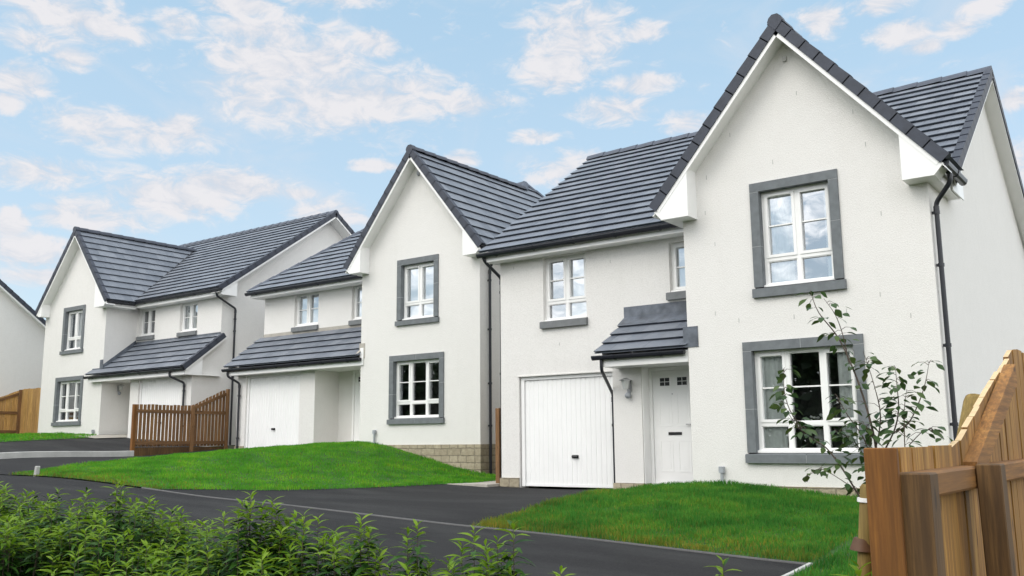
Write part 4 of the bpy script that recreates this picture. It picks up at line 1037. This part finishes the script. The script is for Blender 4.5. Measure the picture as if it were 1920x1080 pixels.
mb = MB(); mz = h1(-19.28,9.62); mb.bbox(-19.33,-19.24,9.58,9.66,mz-.1,mz+.19,c=.012)
mb.v = [(x+.03*(z-mz)/.2*1, y, z) for x,y,z in mb.v]
tag(mb.build('marker_post', M['paleconc'], None, (-19.28,9.62,mz)), 'small pale marker post in the grass edge of the middle lawn', 'marker')

# ------------------------------------------------------------------ leaves
def leaf_mesh(n_len=4, fold=.25, droop=.35, wid=.30):
    """unit-length leaf along +Y, up +Z; returns verts, quads"""
    prof = [.10,.75,1.0,.62,.04]; V = []; 
    for i in range(n_len+1):
        t = i/n_len; z = -droop*t*t; w = wid*prof[i]*.5
        V += [(-w,t,z+fold*w),(0,t,z),(w,t,z+fold*w)]
    F = []
    for i in range(n_len):
        k = 3*i; F += [(k,k+1,k+4,k+3),(k+1,k+2,k+5,k+4)]
    return np.array(V), np.array(F)
def place_leaves(P, D, U, Ls, LV, LF):
    """P positions, D directions, U approx up, Ls lengths -> V,F"""
    D = D/np.linalg.norm(D,axis=1,keepdims=True); X = np.cross(D,U); X /= np.maximum(np.linalg.norm(X,axis=1,keepdims=True),1e-6); Z = np.cross(X,D)
    V = P[:,None,:]+(LV[None,:,0,None]*X[:,None,:]+LV[None,:,1,None]*D[:,None,:]+LV[None,:,2,None]*Z[:,None,:])*Ls[:,None,None]
    n = len(P); k = len(LV)
    F = (LF[None,:,:]+(np.arange(n)*k)[:,None,None]).reshape(-1,LF.shape[1])
    return V.reshape(-1,3), F
LV, LF = leaf_mesh(4, .3, .42, .27)
def shrub(loc, spread, ztop, shoots, label, dens=1.0, tallest=None, yspread=None, group='laurel shrubs along the near edge of the road', vis=.75):
    """shoots rising from a clump; each carries whorls of long arching leaves, the youngest at its tip"""
    x0, y0 = loc; zg = h1(x0,y0)
    root = thing('laurel_shrub', (x0,y0,zg), label, 'shrub', group)
    P,D,Ln,Yg_ = [],[],[],[]
    stems = MB(); ys_ = yspread or spread*.7
    for s in range(shoots):
        an = nr.uniform(0,2*math.pi); rr = math.sqrt(nr.uniform(0,1))
        dx, dy = spread*rr*math.cos(an), ys_*rr*math.sin(an)
        top = ztop-(rr**2)*.18-abs(nr.normal(0,.11))
        if s == 0: dx, dy, top = (0,0,ztop) if tallest is None else (tallest[0],0,tallest[1])
        b = np.array([x0+dx*.35,y0+dy*.35,zg]); t = np.array([x0+dx,y0+dy,top]); mid = (b+t)/2+np.array([dx*.25,dy*.25,.05])
        pts = [b*(1-q)**2+mid*2*q*(1-q)+t*q*q for q in np.linspace(0,1,7)]
        stems.tube([tuple(p) for p in pts],[.006,.0055,.005,.004,.003,.002,.001],5)
        ln = np.linalg.norm(t-b); n = int(ln*vis/.0105*dens); ph = nr.uniform(0,6)
        for i in range(n):
            q = 1-(i/n)*vis
            p = b*(1-q)**2+mid*2*q*(1-q)+t*q*q
            f_ = (1-q)*ln                      # distance below the tip
            ph += 2.4
            rise = 1.15*math.exp(-f_/.045)+.30-.40*min(1,f_/.40)+nr.normal(0,.14)
            d = np.array([math.cos(ph),math.sin(ph),rise])
            l = (.050+.042*min(1,f_/.06))*nr.uniform(.75,1.2)
            P.append(p); D.append(d); Ln.append(l); Yg_.append(f_ < .05+nr.uniform(0,.10) and nr.random() < .92)
    P,D,Ln,Yg_ = map(np.array,(P,D,Ln,Yg_))
    U = np.tile([0,0,1.],(len(P),1))+nr.normal(0,.22,(len(P),3))
    V,F = place_leaves(P,D,U,Ln,LV,LF)
    mi = np.repeat(Yg_.astype(int), len(LF))
    npmesh('foliage', V, F, [M['leaf'],M['newleaf']], mi, True, parent=root)
    stems.build('stem', M['bark'], root)
    return root
lab = iter(['bushy dark laurel filling the bottom left corner of the photo','broad laurel bush with lime tips, second from the left corner','laurel with one tall bright shoot before the middle lawn kerb, left side',
 'low dense laurel just right of the left corner bushes','rounded dense laurel below the marker post and the middle lawn','laurel rising to the tallest twin tips, left of the road edge line','wide laurel with yellow-green tips left of the gap to the road',
 'laurel with single tall spire of dark leaves','leafy laurel clump right after the tall spire, tips level','narrow upright laurel standing alone against the asphalt','sparse laurel of three thin shoots against the asphalt','rightmost large laurel with two bright tips against the road','low laurel sprig at the right end of the row',
 ])
shr = [((-7.3,3.35),.62,-0.260,52),((-6.3,3.3),.55,-0.290,50),((-5.42,3.2),.42,-0.220,38),((-5.0,2.9),.40,-.42,32),((-4.62,3.25),.42,-.42,36),((-4.12,3.2),.32,-0.260,26),((-3.70,3.2),.34,-0.350,30),
 ((-3.97,3.22),.10,-.285,6),((-3.24,3.15),.22,-.345,18),((-2.93,3.2),.12,-.365,10),((-2.60,3.2),.19,-.365,12),((-2.35,3.15),.20,-.335,17),((-2.10,3.12),.16,-.50,9)]
for (p, s, zt, n), l in zip(shr, lab): shrub(p, s, zt, n, l)
shrub((-6.9,4.1),.6,-.42,46,'laurel set behind the left corner bushes nearer the road'); shrub((-5.9,3.95),.5,-.45,40,'laurel half hidden behind the second bush, by the road')
shrub((-4.35,2.75),.36,-.50,34,'laurel in front, lowest along the bottom edge left of centre'); shrub((-3.45,2.75),.28,-.50,18,'low laurel at the bottom edge below the narrow gap of asphalt')
shrub((-5.8,2.75),.45,-.42,46,'dark shaded laurel in front at the bottom left')
shrub((-.93,3.05),.05,-.395,4,'bright green sprig at the foot of the stake and fence',group=None); shrub((-1.50,3.3),.05,-.44,3,'tiny green sprig at the bottom edge near the kerb corner',group=None)
shrub((-2.80,3.0),.12,-.52,7,'low leafy sprigs at the bottom edge between narrow laurel and sparse laurel')

# ------------------------------------------------------------------ sapling
tz = h1(-.99,3.42)
tr = thing('young_tree', (-.97,3.42,tz), 'young thin tree with sparse dark leaves tied to a stake beside the fence', 'tree')
Y = 3.42
branches = [
 ([(-.985,-1.4),(-.975,-.6),(-.985,-.25),(-.955,-.06),(-.99,.158),(-1.055,.353),(-1.128,.467),(-1.155,.555)],[.016,.014,.012,.0105,.008,.006,.004,.002],.28),
 ([(-1.03,.27),(-1.045,.37),(-1.063,.45),(-1.10,.515)],[.005,.004,.003,.0015],.5),
 ([(-.985,-.28),(-1.06,-.13),(-1.13,-.03),(-1.20,.02),(-1.255,.11),(-1.275,.19),(-1.262,.27)],[.008,.007,.006,.005,.004,.003,.0015],1.5),
 ([(-1.20,.02),(-1.25,.06),(-1.31,.155)],[.004,.003,.0015],1.4),
 ([(-.955,-.08),(-.90,.02),(-.87,.10),(-.862,.18),(-.868,.25)],[.008,.006,.005,.003,.0015],1.7),
 ([(-.90,.02),(-.84,.05),(-.80,.12),(-.775,.19),(-.757,.262)],[.006,.005,.004,.003,.0015],1.4),
 ([(-.93,-.3),(-.86,-.12),(-.85,.0),(-.845,.10),(-.83,.17)],[.006,.005,.004,.003,.0015],1.0),
 ([(-.845,-.02),(-.80,.03),(-.765,.02),(-.74,-.005)],[.004,.003,.002,.001],1.5),
 ([(-.985,-.22),(-1.03,-.18),(-1.09,-.13),(-1.16,-.105),(-1.21,-.14)],[.005,.004,.003,.002,.001],1.1),
 ([(-.965,-.12),(-1.0,.0),(-1.05,.09),(-1.09,.16)],[.006,.005,.004,.002],1.6),
 ([(-.96,-.04),(-.93,.08),(-.945,.2),(-.97,.31)],[.006,.005,.003,.0015],1.4),
 ([(-.985,-.2),(-1.0,-.08),(-1.035,.0),(-1.10,.03)],[.006,.005,.003,.0015],1.8),
 ([(-.96,-.2),(-.985,-.1),(-.97,.02),(-1.0,.06)],[.006,.004,.003,.0015],2.2),
 ([(-.985,-.3),(-.955,-.2),(-.97,-.12),(-.95,-.05)],[.006,.005,.003,.0015],2.6),
]
tb = MB(); P,D,Ln = [],[],[]
for bi,(pts,rad,dn) in enumerate(branches):
    yo = nr.uniform(-.05,.05) if bi else 0
    p3 = [(x, Y+yo*min(1,i/2)+(nr.normal(0,.01) if i and bi else 0), z) for i,(x,z) in enumerate(pts)]
    A = np.array(p3)
    # Catmull-Rom smoothing
    Q,Rr = [],[]
    for i in range(len(A)-1):
        a0,a1,a2,a3 = A[max(0,i-1)],A[i],A[i+1],A[min(len(A)-1,i+2)]
        for t in (0,.25,.5,.75):
            Q.append(.5*((2*a1)+(-a0+a2)*t+(2*a0-5*a1+4*a2-a3)*t*t+(-a0+3*a1-3*a2+a3)*t**3)); Rr.append(rad[i]*(1-t)+rad[i+1]*t)
    Q.append(A[-1]); Rr.append(rad[-1]); Q = np.array(Q)
    tb.tube([tuple(q) for q in Q], [r_*.45 for r_ in Rr], 7)
    seg = np.linalg.norm(np.diff(Q,axis=0),axis=1); ln = seg.sum()
    lo = .55 if bi == 0 else .2
    for k in range(int(ln*64*dn)):
        t = nr.uniform(lo,1); idx = int(t*(len(Q)-1)); idx = min(idx,len(Q)-2)
        p = Q[idx]+(Q[idx+1]-Q[idx])*nr.random()
        an = nr.uniform(0,6.28); tw = np.array([math.cos(an),math.sin(an)*.9,nr.uniform(-.25,.5)])
        e = p+tw*nr.uniform(.008,.045)
        if nr.random() < .5: tb.tube([tuple(p),tuple((p+e)/2+np.array([0,0,.006])),tuple(e)],[.0012,.001,.0008],4,caps=False)
        P.append(e); D.append(tw+np.array([0,0,-.45])); Ln.append(nr.uniform(.026,.045))
P,D,Ln = map(np.array,(P,D,Ln))
BV,BF = leaf_mesh(4,.18,.22,.62); 
V,F = place_leaves(P,D,np.tile([0,0,1.],(len(P),1))+nr.normal(0,.35,(len(P),3)),Ln,BV,BF)
tb.build('trunk', M['bark'], tr)
npmesh('foliage', V, F, M['birch'], None, True, parent=tr)

# ------------------------------------------------------------------ grass
def inside(poly, x, y, grow=0):
    ok = np.ones(len(x), bool); p = ccw(poly)
    for i in range(len(p)):
        a, b = p[i], p[(i+1)%len(p)]
        ok &= (b[0]-a[0])*(y-a[1])-(b[1]-a[1])*(x-a[0]) >= -grow*math.dist(a, b)
    return ok
def grass(polys, per, hgt, wid, label, dryfn, grow=.05, off=.012, gm='grass'):
    VV,FF,MM = [],[],[]; base = 0
    for poly in polys:
        a = np.array(poly); lo, hi = a.min(0)-grow, a.max(0)+grow
        n = int((hi-lo).prod()*per); x = nr.uniform(lo[0],hi[0],n); y = nr.uniform(lo[1],hi[1],n)
        k = inside(poly,x,y,grow*nr.uniform(-.6,1,n)); x,y = x[k],y[k]; n = len(x)
        z = H(x,y)+off-.006
        cl = np.sin(x*2.3+1.7*np.sin(y*1.9))*np.sin(y*2.7+x*.6)
        hh = hgt*(1+.35*cl+.25*np.sin(x*7.1+y*3.3)*np.sin(y*8.7-x*2.1))*nr.uniform(.55,1.25,n); w = wid*nr.uniform(.7,1.3,n)
        an = nr.uniform(0,2*np.pi,n); dx,dy = np.cos(an),np.sin(an)
        lean = nr.uniform(0,.55,n)*hh; la = nr.uniform(0,2*np.pi,n); lx,ly = np.cos(la)*lean,np.sin(la)*lean
        V = np.empty((n,5,3))
        V[:,0] = np.stack([x-dx*w/2,y-dy*w/2,z],1); V[:,1] = np.stack([x+dx*w/2,y+dy*w/2,z],1)
        V[:,2] = np.stack([x+lx*.4+dx*w*.4,y+ly*.4+dy*w*.4,z+hh*.6],1); V[:,3] = np.stack([x+lx*.4-dx*w*.4,y+ly*.4-dy*w*.4,z+hh*.6],1)
        V[:,4] = np.stack([x+lx,y+ly,z+hh*.95],1)
        f = np.array([(0,1,2,2),(0,2,3,3),(3,2,4,4)])[:,:3]
        VV.append(V.reshape(-1,3)); FF.append((f[None]+(np.arange(n)*5)[:,None,None]).reshape(-1,3)+base); base += n*5
        MM.append(np.repeat((nr.random(n) < dryfn(x,y)).astype(int),3))
    o = npmesh('grass', np.concatenate(VV), np.concatenate(FF), [M[gm],M['drygrass']], np.concatenate(MM))
    o['kind'] = 'stuff'; o['label'] = label; o['category'] = 'grass'
dry = lambda x,y: np.clip(.06+.8*np.exp(-np.clip(y-YK,0,9)/.4),0,1)
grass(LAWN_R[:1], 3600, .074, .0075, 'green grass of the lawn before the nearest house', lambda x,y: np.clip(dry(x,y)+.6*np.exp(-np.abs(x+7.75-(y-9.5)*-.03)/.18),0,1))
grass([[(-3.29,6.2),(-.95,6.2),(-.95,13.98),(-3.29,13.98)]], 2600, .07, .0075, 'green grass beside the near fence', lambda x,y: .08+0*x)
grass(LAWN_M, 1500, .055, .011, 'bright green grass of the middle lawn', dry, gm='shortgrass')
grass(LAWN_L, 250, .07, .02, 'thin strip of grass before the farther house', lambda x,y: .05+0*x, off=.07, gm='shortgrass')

# ------------------------------------------------------------------ unseen wood added behind the viewer to darken the lower panes' reflections
n = 40000
cx = nr.uniform(-75,25,n); top = 8.3+.7*np.sin(cx*.35)+.5*np.sin(cx*.83+1)
cz = nr.uniform(-.8,1,n); zz = -1+np.abs(cz)**.8*(top+1); yy = -30+nr.normal(0,1.6,n)
P = np.column_stack([cx,yy,zz]); D = nr.normal(0,1,(n,3)); U = nr.normal(0,1,(n,3))
V,F = place_leaves(P,D,U,nr.uniform(.45,.9,n),*leaf_mesh(4,.2,.2,.7))
o = npmesh('added_wood', V, F, M['added_treeline']); o['kind'] = 'stuff'; o['label'] = 'unseen wood added behind the viewer to darken the lower window reflections'; o['category'] = 'wood'

# ------------------------------------------------------------------ sky, sun, camera
W = bpy.data.worlds.new('World'); S.world = W; W.use_nodes = True
nt = W.node_tree; bg = nt.nodes['Background']
SUN_EL, SUN_AZ = math.radians(45), math.radians(198)     # azimuth measured from +Y clockwise
sky = N(nt, 'ShaderNodeTexSky', sky_type='NISHITA'); sky.sun_disc = False
sky.sun_elevation = SUN_EL; sky.sun_rotation = SUN_AZ; sky.dust_density = 1.0; sky.ozone_density = 1.0; sky.altitude = 50
tc = N(nt, 'ShaderNodeTexCoord'); dirv = tc.outputs['Generated']
sp = N(nt, 'ShaderNodeSeparateXYZ'); L(nt, dirv, sp.inputs[0])
def mth(op, a, b=None, c=None, clamp=False):
    n = N(nt, 'ShaderNodeMath', operation=op, use_clamp=clamp)
    for i, v in enumerate((a,b,c)):
        if v is None: continue
        if hasattr(v,'is_linked'): L(nt, v, n.inputs[i])
        else: n.inputs[i].default_value = v
    return n.outputs[0]
az = mth('ARCTAN2', sp.outputs[0], sp.outputs[1]); el_ = mth('ARCSINE', sp.outputs[2])
CL = [(-0.9,0.4,0.075,0.039),(-0.829,0.362,0.137,0.033),(-0.705,0.361,0.06,0.014),(-0.795,0.418,0.033,0.015),(-0.929,0.421,0.043,0.016),(-0.854,0.396,0.065,0.037),(-1.052,0.311,0.078,0.019),(-1.001,0.319,0.032,0.013),(-1.104,0.409,0.076,0.02),(-1.006,0.419,0.024,0.012),(-1.141,0.383,0.034,0.011),(-1.147,0.345,0.027,0.017),(-1.157,0.324,0.014,0.01),(-1.106,0.373,0.024,0.011),(-1.122,0.261,0.053,0.015),(-1.013,0.251,0.079,0.021),(-0.945,0.267,0.069,0.015),(-1.067,0.228,0.066,0.019),(-0.872,0.262,0.023,0.007),(-0.565,0.43,0.066,0.031),(-0.59,0.401,0.045,0.024),(-0.492,0.429,0.033,0.011),(-0.525,0.352,0.044,0.014),(-0.494,0.376,0.038,0.01),(-0.615,0.326,0.025,0.007),(-0.443,0.333,0.028,0.013),(-0.297,0.42,0.023,0.015),(-0.219,0.395,0.031,0.012),(-0.164,0.392,0.023,0.01),(-0.2,0.38,0.021,0.007),(-0.237,0.426,0.031,0.009),(-0.143,0.406,0.028,0.009),(-0.568,0.29,0.053,0.02),(-0.838,0.243,0.046,0.017),(-0.693,0.304,0.019,0.008),(-0.793,0.294,0.032,0.006),(-1.126,0.184,0.042,0.017),(-1.146,0.21,0.015,0.013),(-1.101,0.162,0.058,0.01),(-0.123,0.317,0.016,0.009),(-0.125,0.256,0.013,0.02),(-0.941,0.445,0.045,0.011),(-0.856,0.469,0.072,0.015)]
acc = None
for a, e, ra, re in CL:
    u = mth('MULTIPLY', mth('SUBTRACT', az, a), 1/(ra*1.4)); v = mth('MULTIPLY', mth('SUBTRACT', el_, e), 1/(re*1.6))
    d = mth('MULTIPLY_ADD', u, u, mth('MULTIPLY', v, v))
    g = mth('SUBTRACT', 1.0, d, clamp=True)
    acc = g if acc is None else mth('MAXIMUM', acc, g)
cv = N(nt, 'ShaderNodeCombineXYZ'); L(nt, mth('MULTIPLY', az, 1.0), cv.inputs[0]); L(nt, mth('MULTIPLY', el_, 1.9), cv.inputs[1])
def cnoise(sc, det, rg, dist):
    n = N(nt, 'ShaderNodeTexNoise'); L(nt, cv.outputs[0], n.inputs['Vector'])
    n.inputs['Scale'].default_value = sc; n.inputs['Detail'].default_value = det; n.inputs['Roughness'].default_value = rg; n.inputs['Distortion'].default_value = dist
    return n.outputs['Fac']
n1 = cnoise(26, 11, .64, .55); n2 = cnoise(9, 6, .6, .3); n3 = cnoise(5, 7, .62, .8)
# unseen sky outside the view: extra-bright cloud added as fill light for the walls
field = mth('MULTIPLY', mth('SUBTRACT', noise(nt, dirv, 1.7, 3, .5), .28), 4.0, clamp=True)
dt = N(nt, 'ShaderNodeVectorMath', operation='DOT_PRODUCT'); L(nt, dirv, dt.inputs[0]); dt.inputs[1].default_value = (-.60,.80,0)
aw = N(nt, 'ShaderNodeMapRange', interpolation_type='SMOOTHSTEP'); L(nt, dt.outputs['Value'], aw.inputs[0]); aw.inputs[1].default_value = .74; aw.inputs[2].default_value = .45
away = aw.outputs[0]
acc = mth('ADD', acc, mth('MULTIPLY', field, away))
den = mth('ADD', mth('MULTIPLY', acc, 1.15), mth('MULTIPLY', mth('SUBTRACT', n1, .52), 2.9))
den = mth('ADD', den, mth('MULTIPLY', mth('SUBTRACT', n2, .5), 1.3))
mr = N(nt, 'ShaderNodeMapRange', interpolation_type='SMOOTHSTEP'); L(nt, den, mr.inputs[0]); mr.inputs[1].default_value = .14; mr.inputs[2].default_value = 1.15; mr.inputs[4].default_value = .94
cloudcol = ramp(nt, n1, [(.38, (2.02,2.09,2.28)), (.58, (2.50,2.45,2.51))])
cloudcol = mixc(nt, away, cloudcol, (7.25,7.2,7.15))  # cloud out of view made much brighter to fill the side walls
grad = N(nt, 'ShaderNodeMapRange'); L(nt, el_, grad.inputs[0]); grad.inputs[1].default_value = .10; grad.inputs[2].default_value = .46
thin = mixc(nt, grad.outputs[0], (1.64,2.00,2.22), (1.28,1.85,2.26))     # thin high haze over the clear sky
base = mixc(nt, .82, sky.outputs[0], thin)
veil = N(nt, 'ShaderNodeMapRange', interpolation_type='SMOOTHSTEP'); L(nt, n3, veil.inputs[0]); veil.inputs[1].default_value = .45; veil.inputs[2].default_value = .8; veil.inputs[4].default_value = .55
base = mixc(nt, veil.outputs[0], base, (2.12,2.24,2.45))
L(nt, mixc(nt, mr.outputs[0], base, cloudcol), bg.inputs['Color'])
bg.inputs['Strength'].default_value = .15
sun = bpy.data.lights.new('sun', 'SUN'); sun.energy = .5; sun.angle = math.radians(35); sun.color = (1,.94,.85)
so = bpy.data.objects.new('sun', sun); COL.objects.link(so)
sd = Vector((math.sin(SUN_AZ)*math.cos(SUN_EL), math.cos(SUN_AZ)*math.cos(SUN_EL), math.sin(SUN_EL)))
so.rotation_euler = sd.to_track_quat('Z','Y').to_euler()

yaw, pitch, roll = (math.radians(a) for a in (-36.69, 9.466, -.5))
fw = Vector((math.sin(yaw)*math.cos(pitch), math.cos(yaw)*math.cos(pitch), math.sin(pitch)))
rt = Vector((math.cos(yaw), -math.sin(yaw), 0)); up = rt.cross(fw)
r2 = rt*math.cos(roll)+up*math.sin(roll); u2 = -rt*math.sin(roll)+up*math.cos(roll)
cam = bpy.data.cameras.new('camera'); co = bpy.data.objects.new('camera', cam); COL.objects.link(co)
from mathutils import Matrix
co.matrix_world = Matrix(((r2.x,u2.x,-fw.x,0),(r2.y,u2.y,-fw.y,0),(r2.z,u2.z,-fw.z,0),(0,0,0,1)))
cam.sensor_width = 36; cam.lens = 36*1739/1920; cam.clip_start = .05; cam.clip_end = 6000
S.camera = co
S.view_settings.view_transform = 'Standard'; S.view_settings.look = 'None'
S.view_settings.exposure = 1.2; S.view_settings.gamma = 1
S.cycles.max_bounces = 6; S.cycles.transparent_max_bounces = 12
